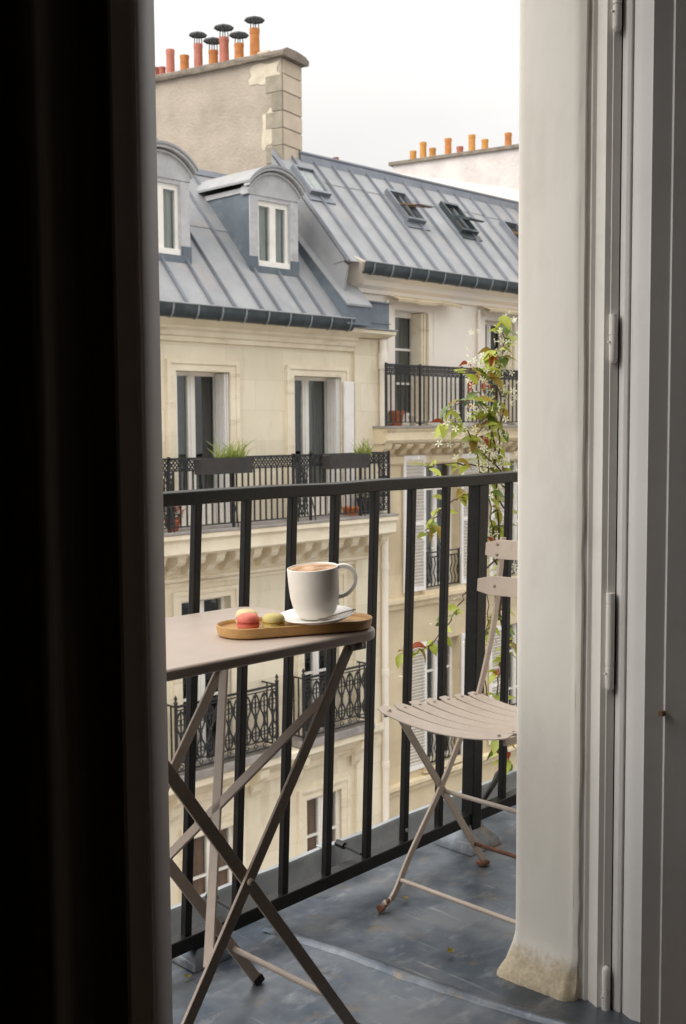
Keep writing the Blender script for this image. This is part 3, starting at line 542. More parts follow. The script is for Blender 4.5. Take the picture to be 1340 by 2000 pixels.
for (z0, z1, xx, ye) in ((.664, .708, 2.066, 1.590), (.747, .791, 2.076, 1.577)):
    prof = rrect(2 * YC - ye, ye, z0, z1, .009, 4)
    mb = MB(); n = len(prof)
    bow = lambda y: .012 * (1 - ((y - YC) / .118) ** 2)
    seg_n = 10; vs = []; fs = []
    for i in range(seg_n + 1):
        y = lerp(2 * YC - ye, ye, i / seg_n); c_ = .008 if i in (0, seg_n) else 0
        for dx in (0, .0035):
            for z in (z0 + c_, z1 - c_): vs.append((xx - .011 + bow(y) + dx + (z - z0) * .1, y, z))
    for i in range(seg_n):
        a = 4 * i; fs += [(a, a + 1, a + 5, a + 4), (a + 2, a + 6, a + 7, a + 3), (a, a + 4, a + 6, a + 2), (a + 1, a + 3, a + 7, a + 5)]
    fs += [(0, 2, 3, 1), (4 * seg_n, 4 * seg_n + 1, 4 * seg_n + 3, 4 * seg_n + 2)]
    bs = obj('back_slat', mb.add(vs, fs), 'chair', ch, bevel=.001)
    for y in sides(1.548):
        for z in ((z0 + z1) / 2 - .012, (z0 + z1) / 2 + .012) if z0 > .7 else ((z0 + z1) / 2,):
            r_ = inst('rivet', bpy.data.meshes['rivet'], bs, (xx - .011 + bow(y) + (z - z0) * .1, y, z), (0, R(-90), 0))

# ================================================================ TRAY, MUG, MACARONS
tr_c, tr_b = Vector((1.268, 1.366)), R(-24); td = Vector((math.cos(tr_b), math.sin(tr_b))); tn = Vector((-td.y, td.x))
def stadium(a, r, n=20):
    o = []
    for k in range(n): t = lerp(-90, 90, k / (n - 1)); o.append(tr_c + td * (a + r * math.cos(R(t))) + tn * (r * math.sin(R(t))))
    for k in range(n): t = lerp(90, 270, k / (n - 1)); o.append(tr_c + td * (-a + r * math.cos(R(t))) + tn * (r * math.sin(R(t))))
    return o
rings = [(.046, TZ + .0012), (.0495, TZ + .0035), (.0520, TZ + .0165), (.0516, TZ + .0185), (.0500, TZ + .0192), (.0483, TZ + .0180), (.0465, TZ + .0128), (.044, TZ + .0115), (.036, TZ + .0110)]
vs = []; 
for r_, z in rings: vs += [(p.x, p.y, z) for p in stadium(.083, r_)]
k = 40; fs = [tuple(reversed(range(k)))] + [(i * k + j, i * k + (j + 1) % k, (i + 1) * k + (j + 1) % k, (i + 1) * k + j) for i in range(len(rings) - 1) for j in range(k)] + [tuple(range((len(rings) - 1) * k, len(rings) * k))]
tag(obj('serving_tray', MB().add(vs, fs), 'bamboo', loc=(tr_c.x, tr_c.y, TZ), smooth=40), 'oval bamboo tray on the corner of the taupe table', 'tray')
MX, MY = 1.296, 1.345
SZ = TZ + .0196
saucer = tag(obj('saucer', MB().lathe([(.030, SZ - .008), (.030, SZ - .003), (.050, SZ + .001), (.062, SZ + .0070), (.0645, SZ + .0088), (.0635, SZ + .0098), (.050, SZ + .0045), (.034, SZ + .0025), (.0, SZ + .0025)], (MX, MY, 0), 48), 'porcelain', loc=(MX, MY, SZ), smooth=40),
    'white porcelain saucer under the coffee mug, resting across the tray', 'saucer')
mg = thing('coffee_mug', 'white stoneware mug full of milky coffee on its saucer', 'mug', (MX, MY, SZ + .003))
z0 = SZ + .003
obj('mug_body', MB().lathe([(.0, z0), (.0235, z0), (.0285, z0 + .0025), (.0345, z0 + .011), (.0385, z0 + .024), (.0412, z0 + .038), (.0425, z0 + .062), (.0430, z0 + .0835), (.0428, z0 + .0855), (.0416, z0 + .0862), (.0402, z0 + .0850), (.0390, z0 + .078), (.0375, z0 + .05), (.0, z0 + .05)], (MX, MY, 0), 56), 'ceramic', mg, smooth=50)
obj('coffee', MB().lathe([(.0, z0 + .0868), (.020, z0 + .0862), (.036, z0 + .0846), (.0394, z0 + .0842)], (MX, MY, 0), 40, caps=False), 'crema', mg, smooth=60)
hd = Vector((rgt.x, rgt.y, 0)).normalized()
hp = [(.040, .0835), (.052, .0845), (.063, .0800), (.0695, .0690), (.0690, .0560), (.0620, .0440), (.0520, .0360), (.0400, .0330), (.0365, .0325)]
obj('mug_handle', MB().strap(smoothpath([Vector((MX, MY, z0)) + hd * a + Vector((0, 0, b)) for a, b in hp], 5), (-hd.y, hd.x, 0), .0115, .0062), 'ceramic', mg, bevel=.0016)
lean = Matrix.Rotation(R(-3.6), 3, _h) @ Matrix.Rotation(R(3.2), 3, _r)     # the saucer straddles the tray rim, so cup and saucer lean a little
mg.rotation_euler = lean.to_euler(); saucer.rotation_euler = lean.to_euler()
def macaron(c, shell, fill, label, tilt=(0, 0)):
    t = thing('macaron', label, 'macaron', c, 'macarons on the bamboo tray'); r = .0185
    def part(name, prof, mt, seed, rough_):
        rnd = random.Random(seed); mb = MB().lathe(prof, (0, 0, 0), 36)
        mb.v = [(x * (1 + rnd.uniform(-rough_, rough_)), y * (1 + rnd.uniform(-rough_, rough_)), z + rnd.uniform(-rough_, rough_) * .01) for x, y, z in mb.v]
        o = link(name, mesh(mb, name, mt, smooth=60), None, t, c); return o
    part('lower_shell', [(.0, 0), (r * .8, .0), (r * .97, .003), (r, .0062), (r * .985, .0085)], shell, 1, .004)
    part('filling', [(r * .93, .0078), (r * 1.0, .0090), (r * .955, .0100), (r * .93, .0108), (r * .955, .0118), (r * 1.01, .0128), (r * .97, .0136)], fill, 2, .022)
    part('upper_shell', [(r * 1.0, .0128), (r * 1.01, .0150), (r * .97, .0190), (r * .80, .0228), (r * .5, .0248), (.0, .0255)], shell, 3, .003)
    t.rotation_euler = (tilt[0], tilt[1], 0)
TF = TZ + .0112
macaron((1.190, 1.396, TF), 'mac_pink', 'mac_pinkfill', 'raspberry pink macaron at the left end of the tray')
macaron((1.2185, 1.3655, TF), 'mac_green', 'mac_greenfill', 'pistachio green macaron between the pink macaron and the saucer')
macaron((1.214, 1.4285, TF + .0005), 'mac_cream', 'mac_greenfill', 'pale vanilla macaron behind the pink macaron, against the tray rim', (R(3), 0))
sp = MB(); a = Vector((1.272, 1.298, SZ + .0105)); b = Vector((1.346, 1.302, SZ + .0110))
sp.strap([lerp(a, b, t) + Vector((0, 0, .0012 * math.sin(t * 3.1))) for t in [i / 8 for i in range(9)]], (0, 1, 0), .0042, .0016)
sp.lathe([(.0, -.0008), (.007, -.0002), (.0085, .001), (.006, .0006), (.0, .0002)], a - Vector((.006, 0, 0)), 16)
c0 = Vector((MX, MY, SZ)); sp.v = [tuple(c0 + lean @ (Vector(q) - c0)) for q in sp.v]
tag(obj('teaspoon', sp, 'spoon', loc=a, smooth=40), 'slim teaspoon lying on the front of the white saucer', 'spoon')

# ================================================================ BUILDINGS ACROSS THE STREET
YF = 12.1                                   # plane of the opposite facades
def lattice(mb, x0, x1, z0, z1, y, pitch, r=.006):
    """openwork frieze of linked rings and lozenges"""
    n = max(1, round((x1 - x0) / pitch)); p = (x1 - x0) / n; zc = (z0 + z1) / 2
    for i in range(n):
        cx = x0 + (i + .5) * p
        mb.tube([(cx + p * .42 * math.cos(a), y, zc + (z1 - z0) * .42 * math.sin(a)) for a in [k * math.pi / 4 for k in range(9)]], r, 4)
        mb.bar((cx - p / 2, y, z0), (cx + p / 2, y, z1), (0, 1, 0), r * 1.5, r * 1.6); mb.bar((cx - p / 2, y, z1), (cx + p / 2, y, z0), (0, 1, 0), r * 1.5, r * 1.6)
def window(parent, x0, x1, z0, z1, y, leaves=2, bars=(), frame=.05, stile=.055, curtain=None, curtain_side=None, low=0.0, name='window', mt='white_paint'):
    """casement: frame mesh with one pane per light, curtain and dark room behind"""
    f = MB(); d = .05
    f.box(x0, x1, y, y + d, z1 - frame, z1).box(x0, x0 + frame, y, y + d, z0, z1 - frame).box(x1 - frame, x1, y, y + d, z0, z1 - frame).box(x0 + frame, x1 - frame, y, y + d, z0, z0 + frame + low)
    xs = [x0 + frame]; w_ = (x1 - x0 - 2 * frame) / leaves
    for k in range(1, leaves):
        c = x0 + frame + w_ * k; f.box(c - stile, c + stile, y - .012, y + d - .002, z0 + frame + low, z1 - frame); f.box(c - .022, c + .022, y - .026, y - .012, z0 + frame, z1 - frame)
    ed = [(x0 + frame + w_ * k + (stile if k else 0), x0 + frame + w_ * (k + 1) - (stile if k < leaves - 1 else 0)) for k in range(leaves)]
    zz = sorted([z0 + frame + low, *bars, z1 - frame])
    for a, b in ed:
        for z in bars: f.box(a, b, y + .004, y + d - .006, z - .017, z + .017)
    o = obj(name, f, mt, parent)
    for k, (a, b) in enumerate(ed):
        for j in range(len(zz) - 1):
            obj('pane', MB().box(a, b, y + .020, y + .024, zz[j] + (.017 if j else 0), zz[j + 1] - (.017 if j < len(zz) - 2 else 0)), 'glass', o)
        if curtain and (curtain_side is None or k in curtain_side):
            n = 24; vs = []
            for i in range(n + 1):
                x = lerp(a, b, i / n); vs += [(x, y + .06 + .012 * math.sin(i * 1.9) + .006 * math.sin(i * .7), z0 + frame), (x, y + .06 + .012 * math.sin(i * 1.9), z1 - frame)]
            obj('curtain', MB().add(vs, [(2 * i, 2 * i + 2, 2 * i + 3, 2 * i + 1) for i in range(n)]), curtain, o, smooth=60)
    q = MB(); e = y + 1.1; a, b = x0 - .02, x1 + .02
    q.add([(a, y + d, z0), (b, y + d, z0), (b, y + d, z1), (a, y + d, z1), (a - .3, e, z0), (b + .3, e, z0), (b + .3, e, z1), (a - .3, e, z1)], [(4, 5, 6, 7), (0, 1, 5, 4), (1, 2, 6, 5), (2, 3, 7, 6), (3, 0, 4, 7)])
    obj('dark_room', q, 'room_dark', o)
    return o
def surround(mb, x0, x1, z0, z1, y, w_=.14, out=.035, two=True):
    mb.box(x0 - w_, x0, y - out, y + .01, z0, z1 + w_).box(x1, x1 + w_, y - out, y + .01, z0, z1 + w_).box(x0, x1, y - out, y + .01, z1, z1 + w_)
    if two:
        o2 = out + .022; k = .035
        mb.box(x0 - w_ - k * .6, x0 - w_ + k, y - o2, y + .01, z0, z1 + w_ + k * .6).box(x1 + w_ - k, x1 + w_ + k * .6, y - o2, y + .01, z0, z1 + w_ + k * .6).box(x0 - w_ + k, x1 + w_ - k, y - o2, y + .01, z1 + w_ - k, z1 + w_ + k * .6)
def louvre_shutter(parent, x0, x1, z0, z1, y):
    o = obj('shutter', MB().box(x0, x0 + .05, y, y + .035, z0, z1).box(x1 - .05, x1, y, y + .035, z0, z1).box(x0 + .05, x1 - .05, y, y + .035, z0, z0 + .07).box(x0 + .05, x1 - .05, y, y + .035, z1 - .07, z1)
            .box(x0 + .05, x1 - .05, y + .002, y + .033, (z0 + z1) / 2 - .035, (z0 + z1) / 2 + .035), 'shutter', parent)
    mb = MB(); n = int((z1 - z0 - .14) / .055)
    for k in range(n):
        z = z0 + .07 + (k + .5) * (z1 - z0 - .14) / n
        mb.bar((x0 + .045, y + .018, z), (x1 - .045, y + .018, z), (0, .8, -1), .058, .007)
    s = obj('louvre_slats', mb, 'shutter', o); s['kind'] = 'stuff'
    return o
def gutter(parent, x0, x1, y, z, brackets):
    n = 8; pr = [(y - .085 + .085 * (1 - math.cos(a)), z - .175 * math.sin(a)) for a in [math.pi * k / n for k in range(n + 1)]]
    pin = [(py + (.008 if i < n / 2 else -.008), pz + .006) for i, (py, pz) in enumerate(pr)]
    g = obj('gutter', MB().prism_x(pr + list(reversed(pin)), x0, x1), 'gutter', parent, smooth=50)
    obj('gutter_lip', MB().tube([(x0, y - .085, z + .004), (x1, y - .085, z + .004)], .013, 6), 'gutter_rim', g, smooth=60)
    me = None
    for bx in brackets:
        if me is None: me = mesh(MB().strap([(0, py + (-.006 if py < y else .006), pz - .004) for py, pz in pr[:n - 1]], (1, 0, 0), .026, .010), 'gutter_bracket', 'gutter_rim', (0, y, z))
        inst('gutter_bracket', me, g, (bx, y, z))
    return g
def roof_panels(parent, xs, y0, z0, slope, length_y, lap, ridge_strip=True, seam_h=.035, cut=None):
    """zinc sheets between standing seams, each sheet lapped once"""
    base = obj('roof', MB().prism_x([(y0 + .06, z0 + .01), (y0 + length_y, z0 + slope * length_y - .06), (y0 + length_y, z0 + slope * length_y - .3), (y0 + .3, z0 - .02)], xs[0], xs[-1]), 'zinc', parent)
    def P(x, t, h=0): return Vector((x, y0 + t - h * slope / math.hypot(1, slope), z0 + slope * t + h / math.hypot(1, slope)))
    rnd = random.Random(int(z0 * 100))
    for i in range(len(xs) - 1):
        a, b = xs[i] + .004, xs[i + 1] - .004; lp = lap + rnd.uniform(-.02, .02)
        for t0, t1, h in ((0, lp, 0), (lp - .03, length_y, .008)):
            pts = [P(a, t0, h - .02), P(b, t0, h - .02), P(b, t0, h), P(a, t0, h), P(a, t1, h - .02), P(b, t1, h - .02), P(b, t1, h), P(a, t1, h)]
            obj('roof_panel', MB().add(pts, [(0, 1, 2, 3), (4, 7, 6, 5), (3, 2, 6, 7), (0, 4, 5, 1), (0, 3, 7, 4), (1, 5, 6, 2)]), 'zinc', base)
    for x in xs:
        p, q = P(x, -.015, .012), P(x, length_y, .012)
        mb = MB(); nrm = P(0, 0, 1) - P(0, 0, 0); sx = Vector((1, 0, 0)); rr = []
        for pt in (p, q): rr += [pt - sx * .014, pt + sx * .014, pt + sx * .008 + nrm * seam_h, pt - sx * .008 + nrm * seam_h]
        obj('standing_seam', mb.add(rr, [(0, 1, 2, 3), (4, 7, 6, 5), (3, 2, 6, 7), (1, 5, 6, 2), (0, 3, 7, 4)]), 'zinc_seam', base)
    return base, P
def railing(parent, x0, x1, y, z0, z1, pitch, posts, frieze=.13, name='balcony_railing', ret=None):
    f = MB(); f.bar((x0, y, z1), (x1, y, z1), (0, 1, 0), .04, .030).bar((x0, y, z1 - frieze), (x1, y, z1 - frieze), (0, 1, 0), .022, .020).bar((x0, y, z0 + .06), (x1, y, z0 + .06), (0, 1, 0), .022, .016)
    o = obj(name, f, 'ironwork', parent)
    fz = MB(); lattice(fz, x0, x1, z1 - frieze + .007, z1 - .011, y, .11, .010); obj('frieze', fz, 'ironwork', o)
    n = round((x1 - x0) / pitch); me = mesh(MB().bar((0, 0, 0), (0, 0, z1 - frieze - z0 - .06), (1, 0, 0), .0185, .0185), 'baluster', 'ironwork')
    for i in range(1, n): inst('baluster', me, o, (lerp(x0, x1, i / n), y, z0 + .06))
    for p in posts:
        obj('post', MB().bar((p, y - .004, z0 - .02), (p, y - .004, z1 + .03), (1, 0, 0), .032, .032), 'ironwork', o)
    if ret:                                   # return to the wall at x1
        rt_ = MB(); yb = ret
        rt_.bar((x1, y, z1), (x1, yb, z1), (1, 0, 0), .04, .022).bar((x1, y, z1 - frieze), (x1, yb, z1 - frieze), (1, 0, 0), .022, .014).bar((x1, y, z0 + .06), (x1, yb, z0 + .06), (1, 0, 0), .022, .016)
        k = 5
        for i in range(1, k): rt_.bar((x1, lerp(y, yb, i / k), z0 + .06), (x1, lerp(y, yb, i / k), z1), (1, 0, 0), .0145, .0145)
        obj('side_return', rt_, 'ironwork', o)
    return o
def modillions(parent, x0, x1, y, z, pitch, depth, h, wd, mt):
    pr = [(0, 0), (-depth, 0), (-depth, -h * .25), (-depth * .92, -h * .42), (-depth * .7, -h * .55), (-depth * .55, -h * .62), (-depth * .42, -h * .85), (-depth * .25, -h), (0, -h)]
    me = mesh(MB().prism_x(pr, -wd / 2, wd / 2).box(-wd / 2 - .012, wd / 2 + .012, -depth - .015, 0, -.035, -.001), 'modillion', mt)
    n = round((x1 - x0) / pitch)
    for i in range(n + 1): inst('modillion', me, parent, (lerp(x0, x1, i / n), y, z))
def chimney_pot(parent, c, r, h, mt, cowl=None):
    o = obj('chimney_pot', MB().lathe([(r * 1.02, 0), (r, h * .08), (r * .94, h * .8), (r * 1.03, h * .86), (r * 1.03, h), (r * .8, h), (r * .8, h * .5), (0, h * .5)], c, 16), mt, parent, loc=c, smooth=40)
    return o
def cowl(parent, c, r, gap):
    c = Vector(c); mb = MB()
    for a in range(4):
        v = Vector((math.cos(a * math.pi / 2 + .6), math.sin(a * math.pi / 2 + .6), 0)); mb.tube([c + v * r * .9 - Vector((0, 0, .06)), c + v * r * .75 + Vector((0, 0, gap))], .009, 5)
    mb.lathe([(r * 2.05, gap), (r * 1.0, gap + .035), (r * .25, gap + .05), (0, gap + .052)], c, 8); mb.lathe([(r * 2.05, gap - .018), (r * 2.05, gap)], c, 8, caps=False)
    obj('chimney_cowl', mb, 'metal_cap', parent, loc=c)

# ---------------------------------------------------------------- LEFT BUILDING
A = thing('apartment_building', 'cream stone apartment building on the left with zinc mansard and two dormers', 'building', (10.5, 12.3, -15.4))
AX0, AX1 = 5.5, 13.1
WA5 = [(9.09, 10.02, -.28, 1.81), (11.22, 12.20, -.28, 1.80), (6.98, 7.9, -.28, 1.81)]
WA4 = [(9.12, 9.98, -3.62, -1.28), (11.38, 12.12, -3.62, -1.28), (6.98, 7.8, -3.62, -1.28)]
WA3 = [(9.22, 10.0, -6.45, -4.56), (11.40, 12.15, -6.45, -4.55), (6.98, 7.8, -6.45, -4.56)]
WA2 = [(9.12, 9.98, -9.8, -7.6), (11.38, 12.12, -9.8, -7.6)]
obj('wall', MB().wall_y(AX0, AX1, -15.4, 2.52, WA5 + WA4 + WA3 + WA2, YF, .26).box(AX0, AX0 + .1, YF + .01, 18, -15.4, 2.5).box(AX1 - .1, AX1 - .002, YF + .3, 18, -15.4, 2.5), 'cream', A)
# main cornice under the gutter
corn = [(YF + .01, 2.19), (YF - .05, 2.20), (YF - .05, 2.255), (YF - .085, 2.275), (YF - .085, 2.335), (YF - .13, 2.365), (YF - .13, 2.395), (YF - .27, 2.465), (YF - .29, 2.47), (YF - .29, 2.525), (YF + .01, 2.53)]
obj('cornice', MB().prism_x(corn, AX0, 12.47).prism_x([(YF + .01, 2.40), (YF - .10, 2.42), (YF - .27, 2.468), (YF - .285, 2.472), (YF - .285, 2.52), (YF + .01, 2.525)], 12.47, 13.16), 'cream_trim', A)
obj('pilaster', MB().box(12.46, 13.098, YF - .06, YF + .01, -15.4, 2.40), 'cream', A)
for a, b, c, d in WA5: tr = MB(); surround(tr, a, b, c, d, YF, .13); obj('window_surround', tr, 'cream_trim', A)
for a, b, c, d in WA4: tr = MB(); surround(tr, a, b, c, d, YF, .12, .03); obj('window_surround', tr, 'cream_trim', A)
for a, b, c, d in WA3:
    tr = MB(); surround(tr, a, b, c, d, YF, .15, .03); obj('window_surround', tr, 'cream_trim', A)
    obj('sill', MB().box(a - .2, b + .2, YF - .09, YF + .01, c - .10, c - .002), 'cream_trim', A)
for k, (a, b, c, d) in enumerate(WA5):
    wv = window(A, a, b, c, d, YF + .255, 2, (), .05, .062, 'curtain_grey', (1,) if k else (0,), low=.42)
    # folded metal shutters stacked in the reveals
    for x in (a + .004, b - .03):
        s = obj('folded_shutter', MB().box(x, x + .026, YF + .005, YF + .235, c + .01, d - .012), 'shutter', wv)
    for x in (a + .035, b - .06):
        for j in range(3): obj('folded_shutter', MB().box(x + (0 if x < a + .1 else -.0) + .0, x + .022, YF + .02 + j * .07, YF + .082 + j * .07, c + .012, d - .014), 'shutter', wv)
    obj('hinge_bar', MB().tube([(b + .012, YF - .02, d - .25), (b + .012, YF - .02, d - .75)], .012, 6).tube([(a - .012, YF - .02, d - .25), (a - .012, YF - .02, d - .75)], .012, 6), 'shutter', wv, smooth=50)
obj('folded_shutter', MB().box(12.205, 12.43, YF - .075, YF - .062, -.26, 1.74).box(12.22, 12.41, YF - .088, YF - .075, -.24, 1.72), 'shutter', A)
for a, b, c, d in WA4: window(A, a, b, c, d, YF + .12, 2, (c + .95, d - .62), .045, .06, None)
for a, b, c, d in WA3: window(A, a, b, c, d, YF + .05, 2, (d - .62, d - 1.25), .05, .07, 'curtain_brown')
for a, b, c, d in WA2: window(A, a, b, c, d, YF + .1, 2, (d - .8,), .05, .06, 'curtain_grey')
# 5th floor balcony
bal = obj('balcony', MB().prism_x([(YF, -.30), (11.50, -.305), (11.485, -.315), (11.485, -.37), (11.52, -.40), (11.53, -.42), (11.53, -.56), (11.56, -.585), (11.62, -.60), (YF, -.60)], AX0, 12.83), 'cream_trim', A)
obj('slab_top', MB().box(AX0, 12.84, 11.474, YF - .002, -.302, -.276), 'slab', bal)
modillions(bal, 5.6, 12.72, YF - .02, -.60, .325, .42, .30, .13, 'cream_trim')
obj('frieze_band', MB().prism_x([(YF + .01, -.60), (YF - .07, -.60), (YF - .07, -.93), (YF - .10, -.95), (YF - .10, -.99), (YF - .03, -1.02), (YF - .03, -1.06), (YF + .01, -1.07)], AX0, 12.9), 'cream_trim', bal)
rA = railing(A, 8.05, 12.735, 11.60, -.276, .655, .105, (8.60, 9.655, 10.75, 11.08, 12.11, 12.735), .15, ret=YF)
for xc in (8.55, 10.915, 12.62):                # ornate cast panels between the post pairs
    mb = MB(); lattice(mb, xc - .12, xc + .12, -.2, .5, 11.60, .12, .008)
    for k in range(5): lattice(mb, xc - .12, xc + .12, -.2 + k * .14, -.06 + k * .14, 11.60, .12, .007)
    obj('cast_panel', mb, 'ironwork', rA)
for x in (8.60, 9.655, 10.75, 11.08, 12.11): obj('stay', MB().tube([(x, 11.60, .1), (x, 11.52, -.12), (x, 11.50, -.27)], .010, 5), 'ironwork', rA)
obj('finial', MB().lathe([(.012, 0), (.03, .02), (.012, .05), (.028, .08), (.012, .11), (.024, .14), (.012, .17), (.012, .3), (.03, .33), (.012, .36)], (12.735, 11.60, -.27), 10), 'ironwork', rA, smooth=50)
# balconets of the 4th floor
def balconet(parent, x0, x1, y, yb, z0, z1, name='window_balconet'):
    f = MB()
    for z, h in ((z1, .03), (z1 - .05, .012), (z0 + .05, .016), (z0 + .16, .012)): f.bar((x0, y, z), (x1, y, z), (0, 1, 0), .03, h)
    for x in (x0, x1):
        for z in (z1, z0 + .05): f.bar((x, y, z), (x, yb, z), (1, 0, 0), .025, .02)
        f.bar((x, y, z0), (x, y, z1 + .05), (1, 0, 0), .035, .035)
        for t in (.33, .66): f.bar((x, lerp(y, yb, t), z0 + .05), (x, lerp(y, yb, t), z1), (1, 0, 0), .018, .018)
    o = obj(name, f, 'ironwork', parent)
    for x in (x0, x1): obj('finial', MB().lathe([(.015, 0), (.034, .025), (.012, .05), (.026, .08), (.008, .12), (0, .13)], (x, y, z1 + .03), 8), 'ironwork', o, smooth=50)
    H = z1 - .05 - (z0 + .16); p = MB(); w_ = .085
    for sgn in (-1, 1):
        p.tube(smoothpath([(sgn * .008, 0, 0), (sgn * w_ * .7, 0, H * .10), (sgn * w_ * .75, 0, H * .24), (sgn * .018, 0, H * .36), (sgn * .012, 0, H * .5), (sgn * w_ * .75, 0, H * .66), (sgn * w_ * .75, 0, H * .82), (sgn * .02, 0, H * .96)], 4), .014, 5)
        p.tube([(sgn * w_ * .36 + .022 * math.cos(a), 0, H * .17 + .03 * math.sin(a)) for a in [k * math.pi / 4 for k in range(9)]], .008, 4)
        p.tube([(sgn * w_ * .38 + .024 * math.cos(a), 0, H * .76 + .04 * math.sin(a)) for a in [k * math.pi / 4 for k in range(9)]], .008, 4)
    p.bar((0, 0, 0), (0, 0, H), (1, 0, 0), .016, .016); p.lathe([(.012, 0), (.034, .025), (.012, .05)], (0, 0, H * .47), 8)
    p.tube([(.03 * math.cos(a), 0, -.055 + .03 * math.sin(a)) for a in [k * math.pi / 4 for k in range(9)]], .008, 4)
    me = mesh(p, 'cast_baluster', 'ironwork', smooth=60); n = max(2, round((x1 - x0) / .165))
    for i in range(n): inst('cast_baluster', me, o, (lerp(x0, x1, (i + .5) / n), y, z0 + .16))
    return o
for x0, x1 in ((8.78, 10.56), (11.08, 12.48), (6.7, 8.1)):
    balconet(A, x0, x1, 11.78, YF, -3.52, -2.60)
    obj('balconet_slab', MB().box(x0 - .06, x1 + .06, 11.72, YF, -3.62, -3.53), 'slab', A)
obj('string_course', MB().prism_x([(YF + .01, -3.63), (YF - .32, -3.64), (YF - .34, -3.66), (YF - .34, -3.74), (YF - .28, -3.78), (YF - .20, -3.83), (YF - .12, -3.92), (YF - .06, -3.96), (YF - .06, -4.06), (YF + .01, -4.08)], AX0, 12.45)
    .prism_x([(YF + .01, -3.64), (YF - .14, -3.66), (YF - .14, -3.76), (YF - .08, -3.84), (YF - .08, -4.02), (YF + .01, -4.04)], 12.45, 13.05), 'cream_trim', A)
for x in (8.9, 10.35, 11.15, 12.42):
    obj('console', MB().prism_x([(YF - .06, -3.80), (YF - .30, -3.80), (YF - .27, -3.92), (YF - .16, -4.02), (YF - .12, -4.14), (YF - .06, -4.22)], x - .08, x + .08), 'cream_trim', A)
